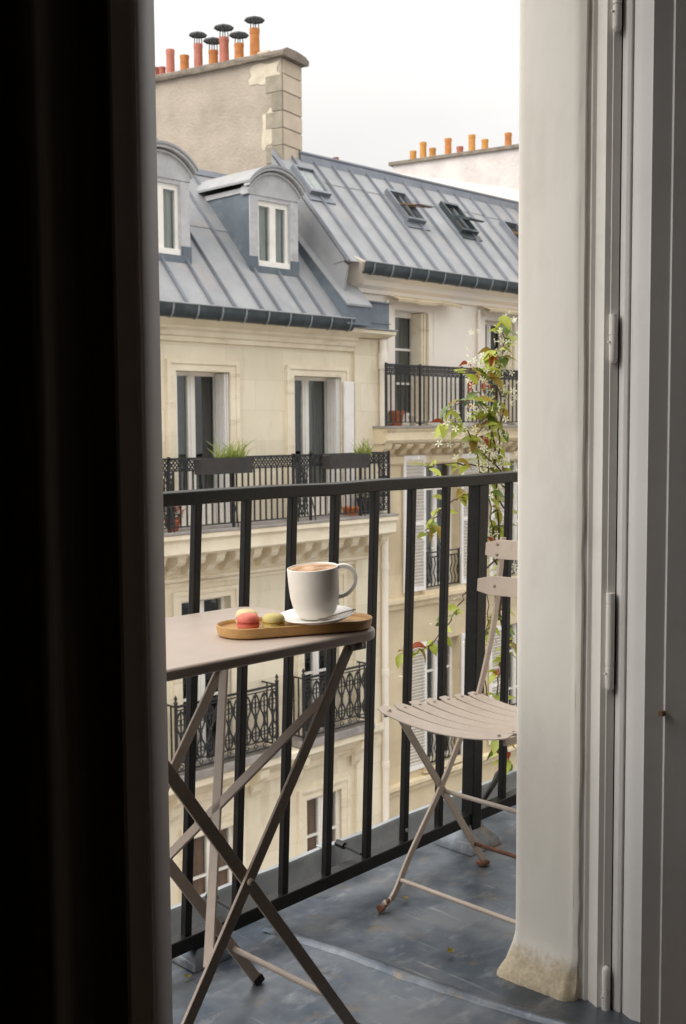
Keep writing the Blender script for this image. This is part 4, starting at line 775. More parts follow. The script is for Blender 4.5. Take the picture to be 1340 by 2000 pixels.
# roof of the left building
axs = [5.6, 6.1, 6.6, 7.1, 7.6, 8.1, 8.6, 9.08, 9.5, 9.88, 10.37, 10.7, 11.16, 11.55, 12.02]
roofA, PA = roof_panels(A, axs, 11.74, 2.61, 1.13, 2.03, 1.17)
obj('ridge_strip', MB().prism_x([(13.70, 4.86), (13.77, 4.965), (13.86, 4.985), (13.86, 4.90)], 5.6, 12.4), 'zinc_seam', roofA)
obj('upper_roof', MB().prism_x([(13.80, 4.95), (18.0, 5.75), (18.0, 5.5), (13.80, 4.7)], 5.6, 12.5), 'zinc', roofA)
gutter(A, 5.5, 12.10, 11.76, 2.640, [12.02 - .405 * k for k in range(16)])
obj('cornice_flashing', MB().box(5.5, 13.18, 11.79, 12.1, 2.528, 2.545), 'gutter_rim', A)
def dormer(parent, xc, zb=3.33, yf=12.36):
    hw = .445; zt = 4.36
    d = obj('dormer', MB().box(xc - hw, xc - .30, yf, yf + .14, zb, zt).box(xc + .30, xc + hw, yf, yf + .14, zb, zt).box(xc - .30, xc + .30, yf, yf + .14, zt - .06, zt)
            .box(xc - hw - .02, xc - .31, yf - .02, yf, zb + .16, zt - .02).box(xc + .31, xc + hw + .02, yf - .02, yf, zb + .16, zt - .02)
            .prism_y([(xc - hw - .05, zt)] + [(xc + (hw + .05) * math.sin(R(t)) / math.sin(R(52)), zt + .10 + .30 * (math.cos(R(t)) - math.cos(R(52))) / (1 - math.cos(R(52))) * .86) for t in range(-52, 53, 8)] + [(xc + hw + .05, zt)], yf - .015, yf + .14), 'dormer', parent)
    def arc(h, ex=0): return [(xc + (hw + .09 + ex) * math.sin(R(t)) / math.sin(R(52)), zt + .10 + h + .27 * (math.cos(R(t)) - math.cos(R(52))) / (1 - math.cos(R(52)))) for t in range(-52, 53, 8)]
    a0, a1 = arc(0), arc(.07)
    obj('arched_hood', MB().prism_y(a0 + list(reversed(a1)), yf - .10, yf + .02), 'dormer', d, smooth=30)
    a2, a3 = arc(-.05, -.03), arc(-.02, -.03); obj('arch_moulding', MB().prism_y(a2 + list(reversed(a3)), yf - .05, yf), 'dormer', d, smooth=30)
    # curved zinc roof running back into the slope
    o_ = arc(.072, .01); i_ = arc(.04, .01); n = len(o_); vs = []
    for (x, z) in o_: vs.append((x, yf - .12, z))
    for (x, z) in o_: vs.append((x, 11.74 + (z - 2.61) / 1.13 + .12, z + .01))
    for (x, z) in i_: vs.append((x, yf - .12, z))
    for (x, z) in i_: vs.append((x, 11.74 + (z - 2.61) / 1.13 + .12, z + .01))
    fs = [(k, k + 1, n + k + 1, n + k) for k in range(n - 1)] + [(2 * n + k, 3 * n + k, 3 * n + k + 1, 2 * n + k + 1) for k in range(n - 1)] + [(k, 2 * n + k, 2 * n + k + 1, k + 1) for k in range(n - 1)] + [(0, n, 3 * n, 2 * n), (n - 1, 3 * n - 1, 4 * n - 1, 2 * n - 1)]
    obj('dormer_roof', MB().add(vs, fs), 'zinc', d, smooth=40)
    for s in (-1, 1):
        x = xc + s * (hw - .004); yb = 11.74 + (zt + .09 - 2.61) / 1.13 + .05
        obj('cheek', MB().prism_x([(yf + .01, zb - .06), (yf + .01, zt + .08), (yb, zt + .08)], x - .012, x + .012), 'zinc_blue', d)
        obj('eave_board', MB().prism_x([(yf + .0, zt + .03), (yf + .0, zt + .10), (yb, zt + .10), (yb - .06, zt + .03)], x + s * .013 - .02, x + s * .013 + .02), 'dormer', d)
    obj('apron', MB().box(xc - hw - .02, xc + hw + .02, yf - .045, yf + .04, zb - .09, zb + .03).box(xc - hw - .03, xc - .33, yf - .035, yf + .06, zb - .04, zb + .16).box(xc + .33, xc + hw + .03, yf - .035, yf + .06, zb - .04, zb + .16), 'zinc_blue', d)
    # casement inside the dormer
    wx0, wx1, wz0, wz1 = xc - .30, xc + .30, zb + .055, zt - .06
    f = MB(); fw_ = .045
    f.box(wx0, wx1, yf + .03, yf + .08, wz1 - .075, wz1).box(wx0, wx1, yf - .01, yf + .08, wz0 - .03, wz0 + .06).box(wx0, wx0 + fw_, yf + .03, yf + .08, wz0 + .06, wz1 - .075).box(wx1 - fw_, wx1, yf + .03, yf + .08, wz0 + .06, wz1 - .075).box(xc - .055, xc + .055, yf + .02, yf + .078, wz0 + .06, wz1 - .075)
    obj('dormer_window', f, 'white_paint', d)
    for a, b in ((wx0 + fw_, xc - .055), (xc + .055, wx1 - fw_)):
        obj('pane', MB().box(a, b, yf + .05, yf + .054, wz0 + .06, wz1 - .075), 'glass', d)
        vs = []; n = 12
        for i in range(n + 1): x = lerp(a, b, i / n); vs += [(x, yf + .12 + .01 * math.sin(i * 1.8), wz0 + .05), (x, yf + .12 + .01 * math.sin(i * 1.8), wz1 - .06)]
        obj('curtain', MB().add(vs, [(2 * i, 2 * i + 2, 2 * i + 3, 2 * i + 1) for i in range(n)]), 'curtain_pale', d, smooth=60)
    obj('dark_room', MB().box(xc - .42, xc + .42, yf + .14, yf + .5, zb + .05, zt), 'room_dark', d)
    return d
d1 = dormer(A, 9.115); dormer(A, 11.115)
obj('finial', MB().lathe([(.05, 0), (.02, .05), (.012, .12)], (9.05, 12.33, 4.72), 8), 'zinc_seam', d1)
# chimney stack on the party wall
CV = Vector((-.2402, .9707, 0)); CU = Vector((.9707, .2402, 0)); CP = Vector((12.167, 13.313, 0))
def cpt(u, v, z): p = CP + CU * u + CV * v; return (p.x, p.y, z)
def cbox(mb, u0, u1, v0, v1, z0, z1, mi=0):
    return mb.add([cpt(u0, v0, z0), cpt(u1, v0, z0), cpt(u1, v1, z0), cpt(u0, v1, z0), cpt(u0, v0, z1), cpt(u1, v0, z1), cpt(u1, v1, z1), cpt(u0, v1, z1)],
                  [(0, 3, 2, 1), (4, 5, 6, 7), (0, 1, 5, 4), (1, 2, 6, 5), (2, 3, 7, 6), (3, 0, 4, 7)], mi)
stack = obj('chimney_stack', cbox(MB(), .004, .566, .004, 4.6, 3.6, 6.80), 'render_chim', A)
rnd = random.Random(7); z = 4.30; k = 0
while z < 6.50:
    h = rnd.uniform(.26, .34); dk = rnd.uniform(.20, .30)
    obj('quoin_stone', cbox(MB(), -.008, .035, -.012, .30 if k % 2 else .19, z, z + h - .014), 'quoin_dark', stack, bevel=.008)
    obj('quoin_stone', cbox(MB(), .037, .575, -.010, .1, z + .02, z + h - .004), 'quoin_pale', stack, bevel=.004)
    z += h; k += 1
obj('quoin_stone', cbox(MB(), .037, .575, -.010, .1, z + .012, 6.79), 'quoin_pale', stack, bevel=.004)
def patch(v0, v1, z0, z1, seed):                # ragged mortar patches round the quoins
    rnd = random.Random(seed); n = 18; vs = [cpt(-.004, (v0 + v1) / 2, (z0 + z1) / 2)]
    vs[0] = cpt(-.007, (v0 + v1) / 2, (z0 + z1) / 2)
    for i in range(n):
        a = 2 * math.pi * i / n; c, s = math.cos(a), math.sin(a); q = rnd.uniform(.72, 1.08) / max(abs(c), abs(s))
        vs.append(cpt(-.003, (v0 + v1) / 2 + (v1 - v0) / 2 * c * q, (z0 + z1) / 2 + (z1 - z0) / 2 * s * q))
    obj('mortar_patch', MB().add(vs, [(0, i + 1, (i + 1) % n + 1) for i in range(n)]), 'mortar', stack)
patch(.02, .62, 6.42, 6.78, 3); patch(.16, .38, 5.42, 6.05, 4); patch(.10, .36, 4.25, 4.75, 5); patch(.02, .26, 4.72, 4.86, 6)
obj('vent_hole', cbox(MB(), -.012, .02, .32, .40, 4.62, 4.78), 'cap', stack)
cap = MB(); rnd = random.Random(3); n = 30; vs = []
for i in range(n + 1):
    v = lerp(-.10, 4.7, i / n)
    for u, zz in ((-.07, 6.80), (-.085, 6.84), (-.085, 6.885), (.02, 6.93), (.29, 6.955), (.55, 6.93), (.655, 6.885), (.655, 6.84), (.64, 6.80)): vs.append(cpt(u + rnd.uniform(-.006, .006), v, zz + rnd.uniform(-.008, .008)))
cap.add(vs, [(i * 9 + k, i * 9 + (k + 1) % 9, (i + 1) * 9 + (k + 1) % 9, (i + 1) * 9 + k) for i in range(n) for k in range(9)] + [tuple(reversed(range(9))), tuple(9 * n + k for k in range(9))])
obj('coping', cap, 'cap', stack)
for v, zt_, r, mt, cz in ((2.72, 7.14, .085, 'pot_pink', 0), (2.58, 7.13, .06, 'pot_pink', 0), (2.40, 7.385, .073, 'pot_pink', 0), (2.10, 7.24, .077, 'pot_orange', 0), (1.81, 7.375, .074, 'pot_pink', 7.53), (1.50, 7.215, .08, 'pot_orange', 7.38), (1.28, 7.385, .081, 'pot_pink', 7.55), (.98, 7.235, .079, 'pot_orange', 7.38), (.67, 7.415, .081, 'pot_orange', 7.56)):
    c = cpt(.25, v, 6.93); chimney_pot(stack, c, r, zt_ - 6.93, mt)
    if cz: cowl(stack, (c[0], c[1], zt_), r, cz - zt_ - .0)
obj('loose_brick', cbox(MB(), .1, .2, .30, .52, 6.94, 6.985), 'quoin_pale', stack)

# ---------------------------------------------------------------- RIGHT BUILDING
B = thing('apartment_house', 'taller tan and white apartment house on the right with skylit zinc roof', 'building', (16, 12.3, -15.4))
BX0, BX1 = 12.35, 21.0
WB5 = [(13.43, 14.16, 1.09, 2.90), (15.76, 16.52, 1.09, 2.88), (18.1, 18.85, 1.09, 2.88)]
WB4 = [(14.15, 15.06, -1.66, .55), (16.45, 17.36, -1.66, .55)]
WB3 = [(14.17, 15.08, -4.65, -2.55), (16.45, 17.36, -4.65, -2.55)]
obj('upper_wall', MB().wall_y(13.1, BX1, .90, 3.40, WB5, YF + .004, .24).wall_y(BX0, 13.1, 2.50, 3.40, [], YF + .004, .24), 'white_render', B)
obj('lower_wall', MB().wall_y(13.1, BX1, -15.4, .90, WB4 + WB3, YF + .002, .26), 'stone_tan', B)
obj('side_wall', MB().box(20.9, 21, YF + .01, 18, -15.4, 5).box(12.36, 12.46, YF + .02, 14.4, 2.0, 3.30), 'white_render', B)
obj('fascia', MB().prism_x([(YF + .02, 3.10), (YF - .05, 3.11), (YF - .05, 3.17), (YF - .12, 3.22), (YF - .12, 3.30), (YF - .30, 3.36), (YF - .30, 3.385), (YF + .02, 3.39)], 12.40, BX1), 'white_render', B)
gutter(B, 12.36, 20.9, 11.78, 3.515, [12.55 + .415 * k for k in range(20)])
bxs = [12.05, 12.43, 12.9, 13.32, 13.72, 14.14, 14.60, 15.08, 15.56, 16.03, 16.5, 16.97, 17.44, 17.91, 18.38, 18.85, 19.3, 19.8]
roofB, PB = roof_panels(B, bxs, 11.77, 3.50, 1.12, 1.66, 1.30)
obj('ridge_strip', MB().prism_x([(13.34, 5.27), (13.37, 5.40), (13.47, 5.425), (13.47, 5.30)], 12.62, 20), 'zinc_seam', roofB)
obj('upper_roof', MB().prism_x([(13.43, 5.36), (18.0, 6.95), (18.0, 6.6), (13.43, 5.1)], 12.66, 20), 'zinc', roofB)
obj('ridge_cap', MB().tube([(12.62, 13.40, 5.43), (20, 13.40, 5.43)], .035, 8), 'zinc_seam', roofB, smooth=60)
# zinc parapet where the two roofs meet
pp = obj('parapet', MB().prism_x([(12.95, 4.12), (11.735, 2.90), (11.68, 2.86), (11.68, 2.56), (12.1, 2.56), (13.4, 4.10)], 11.94, 12.44), 'zinc_blue', B)
obj('parapet_coping', MB().add([(11.915, 12.97, 4.165), (12.45, 12.97, 4.165), (12.45, 11.66, 2.86), (11.915, 11.66, 2.86), (11.915, 12.97, 4.14), (12.45, 12.97, 4.14), (12.45, 11.66, 2.83), (11.915, 11.66, 2.83)],
    [(0, 1, 2, 3), (4, 7, 6, 5), (0, 3, 7, 4), (1, 5, 6, 2), (2, 6, 7, 3), (0, 4, 5, 1)]), 'zinc', pp)
obj('gable_side', MB().prism_x([(11.80, 3.42), (13.42, 5.28), (13.42, 4.4), (12.9, 3.9), (11.9, 2.9)], 12.06, 12.10), 'zinc', pp)
obj('plaster_lump', MB().add([(12.30, 11.72, 3.52), (12.42, 11.70, 3.50), (12.52, 11.78, 3.34), (12.44, 11.84, 3.18), (12.36, 11.80, 3.28), (12.24, 11.95, 3.66), (12.40, 12.05, 3.68), (12.52, 12.05, 3.4), (12.44, 12.05, 3.1), (12.3, 12.05, 3.2)],
    [(0, 1, 2, 3, 4), (5, 9, 8, 7, 6), (0, 5, 6, 1), (1, 6, 7, 2), (2, 7, 8, 3), (3, 8, 9, 4), (4, 9, 5, 0)]), 'white_render', pp, bevel=.02)
obj('zinc_box', MB().box(12.30, 12.98, 11.80, YF - .003, 2.548, 2.93).box(12.26, 12.99, 11.77, YF - .003, 2.93, 2.95).box(12.26, 13.0, 11.785, YF - .003, 2.62, 2.632), 'zinc_blue', pp)
obj('plaster_lump', MB().add([(12.30, 11.72, 3.52), (12.42, 11.70, 3.50), (12.52, 11.78, 3.34), (12.44, 11.84, 3.18), (12.36, 11.80, 3.28), (12.24, 11.95, 3.66), (12.40, 12.05, 3.68), (12.52, 12.05, 3.4), (12.44, 12.05, 3.1), (12.3, 12.05, 3.2)],
    [(0, 1, 2, 3, 4), (5, 9, 8, 7, 6), (0, 5, 6, 1), (1, 6, 7, 2), (2, 7, 8, 3), (3, 8, 9, 4), (4, 9, 5, 0)]), 'white_render', pp, bevel=.02)
# skylights
def skylight(xa, xb, t0, t1, open_deg=0, frame='zinc_blue'):
    h = .09; f = MB()
    def q(x, t, hh): return PB(x, t, hh)
    def bx_(mb, x0, x1, a, b, h0, h1, mi=0):
        pts = [q(x0, a, h0), q(x1, a, h0), q(x1, b, h0), q(x0, b, h0), q(x0, a, h1), q(x1, a, h1), q(x1, b, h1), q(x0, b, h1)]
        mb.add(pts, [(0, 3, 2, 1), (4, 5, 6, 7), (0, 1, 5, 4), (1, 2, 6, 5), (2, 3, 7, 6), (3, 0, 4, 7)], mi)
    bx_(f, xa, xa + .035, t0, t1, 0, h); bx_(f, xb - .035, xb, t0, t1, 0, h); bx_(f, xa + .035, xb - .035, t0, t0 + .035, 0, h); bx_(f, xa + .035, xb - .035, t1 - .035, t1, 0, h)
    bx_(f, xa - .05, xb + .05, t0 - .09, t0, 0, .02)
    o = obj('skylight', f, frame, roofB)
    if not open_deg:
        p = MB(); bx_(p, xa + .05, xb - .05, t0 + .05, t1 - .05, .06, .064); obj('pane', p, 'glass', o)
        p = MB(); bx_(p, xa + .05, xb - .05, t0 + .05, t1 - .05, .02, .03); obj('blind', p, 'curtain_pale', o)
    else:
        p = MB(); bx_(p, xa + .05, xb - .05, t0 + .05, t1 - .05, .012, .016); obj('dark_opening', p, 'room_dark', o)
        # centre-pivot sash tipped out
        tm = (t0 + t1) / 2; s = MB(); a = R(open_deg); L_ = (t1 - t0) / 2 * 1.45
        ca, sa = math.cos(a), math.sin(a)
        def w_(x, d, k): return PB(x, tm + d * ca * .67 - k * sa * .67, .07 + d * sa * 1.0 * -1 + k * ca)
        def sb(mb, x0, x1, d0, d1, k0, k1): mb.add([w_(x0, d0, k0), w_(x1, d0, k0), w_(x1, d1, k0), w_(x0, d1, k0), w_(x0, d0, k1), w_(x1, d0, k1), w_(x1, d1, k1), w_(x0, d1, k1)], [(0, 3, 2, 1), (4, 5, 6, 7), (0, 1, 5, 4), (1, 2, 6, 5), (2, 3, 7, 6), (3, 0, 4, 7)])
        e0, e1 = xa + .03, xb - .03
        sb(s, e0, e0 + .05, -L_, L_, 0, .08); sb(s, e1 - .05, e1, -L_, L_, 0, .08); sb(s, e0 + .05, e1 - .05, -L_, -L_ + .06, 0, .08); sb(s, e0 + .05, e1 - .05, L_ - .06, L_, 0, .08)
        so = obj('sash', s, 'flue_brown' if frame == 'zinc_seam' else 'gutter', o)
        p = MB(); sb(p, e0 + .05, e1 - .05, -L_ + .06, L_ - .06, .02, .025); obj('pane', p, 'glass', o)
    return o
skylight(12.22, 12.66, 1.0, 1.42, 0, 'zinc_seam')
skylight(14.30, 14.76, .84, 1.34, 38, 'zinc_seam'); skylight(15.70, 16.16, .82, 1.32, 30, 'gutter'); skylight(17.32, 17.80, .72, 1.20, 32, 'zinc_seam')
obj('roof_hatch', MB().prism_x([(13.55, 5.44), (13.60, 5.52), (13.95, 5.60), (13.95, 5.50)], 17.3, 18.3), 'flue_brown', roofB)
obj('vent_pipe', MB().tube([(13.55, 13.5, 5.35), (13.55, 13.5, 5.52)], .05, 8), 'pot_pink', roofB)
# chimney stack with yellow pots
DP = Vector((18.8, 13.4, 0))
def dbox(mb, u0, u1, v0, v1, z0, z1):
    def c(u, v, z): p = DP + CU * u + CV * v; return (p.x, p.y, z)
    return mb.add([c(u0, v0, z0), c(u1, v0, z0), c(u1, v1, z0), c(u0, v1, z0), c(u0, v0, z1), c(u1, v0, z1), c(u1, v1, z1), c(u0, v1, z1)], [(0, 3, 2, 1), (4, 5, 6, 7), (0, 1, 5, 4), (1, 2, 6, 5), (2, 3, 7, 6), (3, 0, 4, 7)])
st2 = obj('chimney_stack', dbox(MB(), 0, .55, -.6, 3.0, 4.6, 6.555), 'render_pale', B)
obj('coping', dbox(MB(), -.06, .61, -.7, 3.08, 6.555, 6.63), 'cap', st2, bevel=.01)
obj('flashing', MB().add([tuple(DP + CU * -.006 + CV * v + Vector((0, 0, z))) for v, z in ((-.6, 5.2), (3.0, 6.1), (3.0, 6.42), (-.6, 5.56))] + [tuple(DP + CU * .1 + CV * v + Vector((0, 0, z))) for v, z in ((-.6, 5.2), (3.0, 6.1), (3.0, 6.42), (-.6, 5.56))], [(0, 1, 2, 3), (4, 7, 6, 5), (0, 3, 7, 4), (3, 2, 6, 7), (1, 5, 6, 2)]), 'white_render', st2)
for v, h, mt in ((2.66, .27, 'pot_yellow'), (2.42, .42, 'pot_yellow'), (2.20, .27, 'pot_yellow'), (1.84, .42, 'pot_orange'), (1.57, .22, 'pot_pink'), (1.30, .42, 'pot_yellow'), (1.01, .29, 'pot_yellow'), (.5, .35, 'pot_orange')):
    p = DP + CU * .27 + CV * v; chimney_pot(st2, (p.x, p.y, 6.60), .072, h, mt)
# windows of the right building
for k, (a, b, c, d) in enumerate(WB5):
    wv = window(B, a, b, c, d, YF + .20, 2 if k else 1, ((d - .60, d - 1.15) if not k else (d - .62,)), .085 if not k else .05, .05, 'curtain_grey', None if not k else (1,), low=.1)
    obj('folded_shutter', MB().box(b + .002, b + .028, YF - .10, YF + .18, c + .02, d - .02).box(b - .10, b - .07, YF - .03, YF + .19, c + .02, d - .02).box(b - .06, b - .035, YF - .06, YF + .19, c + .02, d - .02), 'cream_trim', wv)
    obj('recess_frame', MB().box(a - .20, a - .02, YF - .035, YF + .004, c, d + .06).box(b + .04, b + .17, YF - .035, YF + .004, c, d + .16).box(a - .02, b + .04, YF - .035, YF + .004, d + .004, d + .16), 'white_render', wv)
    # tattered roller awning above each window
    n = 16; vs = []
    for i in range(n + 1):
        x = lerp(a - .22, b + (.62 if not k else .4), i / n); dz = .012 * math.sin(i * .7) + .008 * math.sin(i * 1.9) + .02 * (i / n)
        vs += [(x, YF - .30, 3.03 + dz * .6 - .0 * i), (x, YF - .04, 3.12), (x, YF - .28, 2.985 + dz)]
    obj('awning_cloth', MB().add(vs, [(3 * i, 3 * i + 3, 3 * i + 4, 3 * i + 1) for i in range(n)] + [(3 * i, 3 * i + 2, 3 * i + 5, 3 * i + 3) for i in range(n)]), 'stone_trim', wv, smooth=50)
    obj('awning_arm', MB().tube([(a - .22, YF - .05, 2.0), (a - .22, YF - .06, 3.04)], .022, 6), 'white_render', wv, smooth=50); obj('awning_arm', MB().tube([(b + .20, YF - .05, 2.2), (b + .20, YF - .06, 2.95)], .012, 6), 'white_render', wv, smooth=50)
bb = obj('balcony', MB().prism_x([(YF, 1.03), (11.74, 1.03), (11.73, 1.0), (11.76, .96), (11.76, .84), (11.79, .80), (11.86, .78), (YF, .78)], 12.87, BX1), 'stone_trim', B)
obj('slab_top', MB().box(12.85, BX1, 11.71, YF, 1.03, 1.062), 'slab', bb)
obj('end_console', MB().prism_x([(YF, .80), (11.80, .80), (11.84, .70), (11.95, .62), (12.02, .5), (YF, .45)], 12.90, 13.06), 'stone_trim', bb)
modillions(bb, 13.22, 20.9, YF - .01, .78, .29, .24, .17, .12, 'stone_trim')
obj('frieze_band', MB().prism_x([(YF + .01, .56), (YF - .05, .57), (YF - .05, .46), (YF - .02, .43), (YF + .01, .42)], 13.1, BX1), 'stone_trim', bb)
railing(B, 12.89, 19.9, 11.79, 1.06, 2.006, .113, (12.89, 13.69, 14.745, 15.56, 16.6, 17.65, 18.7), .145)
for wset in (WB4, WB3):
    for a, b, c, d in wset:
        wv = window(B, a, b, c, d, YF + .16, 2, (d - .55, d - 1.25), .05, .05, 'curtain_grey', (0,))
        louvre_shutter(B, a - .55, a - .01, c + .01, d + .03, YF - .055); louvre_shutter(B, b + .02, b + .56, c + .01, d + .03, YF - .055)
        f = MB(); y = YF - .05
        for zz in (c + .62, c + .54, c + .05): f.bar((a, y, zz), (b - .06, y, zz), (0, 1, 0), .03, .018)
        for xx in (a, b - .06): f.bar((xx, y, c + .03), (xx, y, c + .64), (1, 0, 0), .022, .022)
        g = obj('window_guard', f, 'ironwork', B)
        n = 10; me = mesh(MB().tube([(0, 0, .05), (.03, 0, .15), (-.02, 0, .28), (.03, 0, .42), (0, 0, .54)], .011, 5), 'guard_bar', 'ironwork', smooth=60)
        for i in range(n): inst('guard_bar', me, g, (lerp(a + .03, b - .09, i / (n - 1)), y, c))
        obj('sill', MB().box(a - .08, b + .08, YF - .09, YF + .16, c - .09, c - .001), 'stone_trim', B)
for z in (-1.72, -4.78):
    obj('string_course', MB().prism_x([(YF + .01, z), (YF - .12, z - .01), (YF - .12, z - .07), (YF - .07, z - .12), (YF - .05, z - .18), (YF + .01, z - .20)], 13.1, BX1), 'stone_trim', B)
dp = obj('downpipe', MB().tube([(13.03, YF - .13, 2.40), (13.03, YF - .13, 1.05)], .062, 12).tube([(13.03, YF - .13, 2.2), (13.03, YF - .13, 1.95)], .08, 12).tube([(13.06, YF - .12, .8), (13.06, YF - .12, -15)], .055, 12), 'white_render', B, smooth=50)
for z in (.2, -1.2, -2.9, -4.4): obj('pipe_collar', MB().tube([(13.06, YF - .12, z), (13.06, YF - .12, z + .1)],   .066, 12), 'white_render', dp, smooth=50)

# ================================================================ POTS AND BOXES ON THE OPPOSITE BALCONIES
def blades(n, cx, cy, z, sx, sy, h, seed, lean=.6):
    rnd = random.Random(seed); mb = MB()
    for _ in range(n):
        x, y = cx + rnd.uniform(-sx, sx), cy + rnd.uniform(-sy, sy); hh = h * rnd.choice((rnd.uniform(.25, .6), rnd.uniform(.5, 1.15))); d = Vector((rnd.uniform(-lean, lean), rnd.uniform(-lean, lean), 1)) * hh
        w_ = rnd.uniform(.005, .012); a = rnd.uniform(0, 3.14); v = Vector((math.cos(a), math.sin(a), 0)) * w_; p = Vector((x, y, z)); m_ = p + d * .55 + Vector((0, 0, hh * .04)); e = p + d + Vector((d.x, d.y, -abs(d.x) * .5)) * .5
        mb.add([p - v, p + v, m_ + v, m_ - v, e], [(0, 1, 2, 3), (3, 2, 4)])
    return mb
def leafy(n, c, r, seed, size=.03):
    rnd = random.Random(seed); mb = MB(); c = Vector(c)
    for _ in range(n):
        d = Vector((rnd.gauss(0, 1), rnd.gauss(0, 1), rnd.gauss(0, 1))).normalized() * rnd.random() ** .4; p = c + Vector((d.x * r[0], d.y * r[1], d.z * r[2]))
        a = Vector((rnd.gauss(0, 1), rnd.gauss(0, 1), rnd.gauss(0, .6))).normalized() * size * rnd.uniform(.6, 1.3); b = a.orthogonal().normalized() * size * .4
        mb.add([p - a, p - b, p + a, p + b], [(0, 1, 2, 3)])
    return mb
for k, (x0, x1, lab, px, pw, ph, nn) in enumerate(((8.98, 9.84, 'long dark window box hung on the left balcony rail, lavender grass at its right', 9.52, .22, .30, 260), (11.29, 12.10, 'long dark window box hung on the balcony rail before the right French window', 12.05, .16, .26, 150))):
    t = thing('window_box', lab, 'planter', ((x0 + x1) / 2, 11.48, .44), 'window boxes on the cream balcony')
    obj('box', MB().prism_x([(11.41, .45), (11.39, .66), (11.41, .66), (11.425, .63), (11.545, .63), (11.555, .66), (11.575, .66), (11.56, .45)], x0, x1), 'planter_dark', t)
    obj('soil', MB().box(x0 + .01, x1 - .01, 11.425, 11.545, .60, .64), 'soil', t)
    o = obj('grass', blades(nn // 3, px, 11.48, .63, pw, .05, ph, 5 + k).add(*(lambda q: (q.v, q.f))(leafy(nn // 2, (px, 11.48, .68), (pw * .9, .06, .06), 15 + k, .016))), 'grass', t); o['kind'] = 'stuff'
def pot(label, x, y, z, r, h, mt, cat='flower pot', group=None):
    t = thing('flower_pot', label, cat, (x, y, z), group)
    obj('pot', MB().lathe([(r * .7, 0), (r * .95, h * .78), (r * 1.06, h * .8), (r * 1.06, h), (r * .92, h), (r * .85, h * .9), (0, h * .88)], (x, y, z), 18), mt, t, smooth=40); return t
g = 'pots on the opposite balconies'
t = pot('dark pot with a small round evergreen at the right end of the cream balcony', 12.48, 11.86, -.276, .13, .24, 'planter_dark', group=g); o = obj('foliage', leafy(500, (12.48, 11.86, .10), (.15, .15, .16), 3, .022), 'evergreen', t); o['kind'] = 'stuff'
pot('low orange pot beside the evergreen on the cream balcony', 12.17, 11.86, -.276, .14, .12, 'orange_pot', group=g)
t = pot('pot of red geraniums at the left edge of the cream balcony', 8.74, 11.72, -.276, .10, .16, 'terracotta', group=g); o = obj('leaves', leafy(260, (8.74, 11.72, -.03), (.13, .13, .13), 8, .022), 'evergreen', t); o['kind'] = 'stuff'
o = obj('flowers', leafy(160, (8.76, 11.68, .0), (.13, .12, .14), 9, .017), 'geranium', t); o['kind'] = 'stuff'
pot('terracotta pot behind the white building railing, below the curtained window', 13.30, 11.93, 1.062, .115, .24, 'terracotta', group=g)
pot('terracotta pot on the white building balcony, half hidden by the jasmine', 15.62, 11.93, 1.062, .135, .22, 'terracotta', group=g)
pot('small cream pot next to the terracotta pot on the white building balcony', 13.70, 11.95, 1.062, .07, .16, 'mortar', group=g)

# ================================================================ STAR JASMINE CLIMBING OUTSIDE OUR RAILING
jz = thing('jasmine_plant', 'flowering white jasmine climbing outside the railing beside the plaster wall end', 'plant', (2.5, 1.86, -.2))
rnd = random.Random(21)
stems = [  # (points X, Y, Z)
    [(2.60, 1.90, -.3), (2.54, 1.88, .30), (2.50, 1.86, .63), (2.48, 1.86, .90), (2.46, 1.86, 1.09), (2.49, 1.85, 1.25), (2.475, 1.84, 1.345)],
    [(2.56, 1.88, .60), (2.47, 1.87, .80), (2.45, 1.86, .97), (2.475, 1.86, 1.10), (2.47, 1.86, 1.22)],
    [(2.54, 1.87, .88), (2.43, 1.87, .92), (2.39, 1.86, 1.0), (2.42, 1.86, 1.08), (2.40, 1.86, 1.14)],
    [(2.545, 1.86, .90), (2.44, 1.87, .975), (2.36, 1.87, 1.035), (2.29, 1.87, 1.055), (2.235, 1.86, 1.045)],
    [(2.51, 1.86, 1.03), (2.44, 1.86, 1.085), (2.36, 1.87, 1.115), (2.28, 1.87, 1.085)],
    [(2.52, 1.86, 1.12), (2.45, 1.86, 1.165), (2.38, 1.86, 1.20), (2.32, 1.85, 1.185)],
    [(2.53, 1.86, .82), (2.42, 1.87, .87), (2.33, 1.88, .86), (2.24, 1.88, .81), (2.20, 1.88, .78)],
    [(2.53, 1.86, .92), (2.40, 1.88, .945), (2.29, 1.88, .955), (2.20, 1.88, .945)],
    [(2.53, 1.87, .70), (2.42, 1.89, .625), (2.36, 1.89, .575), (2.31, 1.89, .525), (2.22, 1.89, .475), (2.135, 1.89, .465)],
    [(2.54, 1.87, .55), (2.48, 1.88, .50), (2.44, 1.88, .44)],
    [(2.555, 1.87, .45), (2.50, 1.87, .35), (2.49, 1.86, .22), (2.51, 1.86, .12)],
    [(2.53, 1.86, .78), (2.45, 1.87, .76), (2.40, 1.88, .70)],
    [(2.51, 1.855, 1.22), (2.45, 1.85, 1.25), (2.44, 1.85, 1.23)],
    [(2.56, 1.88, .10), (2.47, 1.88, .28), (2.45, 1.88, .42), (2.47, 1.88, .56), (2.45, 1.88, .70)],
    [(2.52, 1.88, .66), (2.45, 1.88, .72), (2.42, 1.88, .80)],
    [(2.50, 1.86, .95), (2.47, 1.85, 1.0), (2.50, 1.85, 1.12), (2.49, 1.85, 1.2)],
]
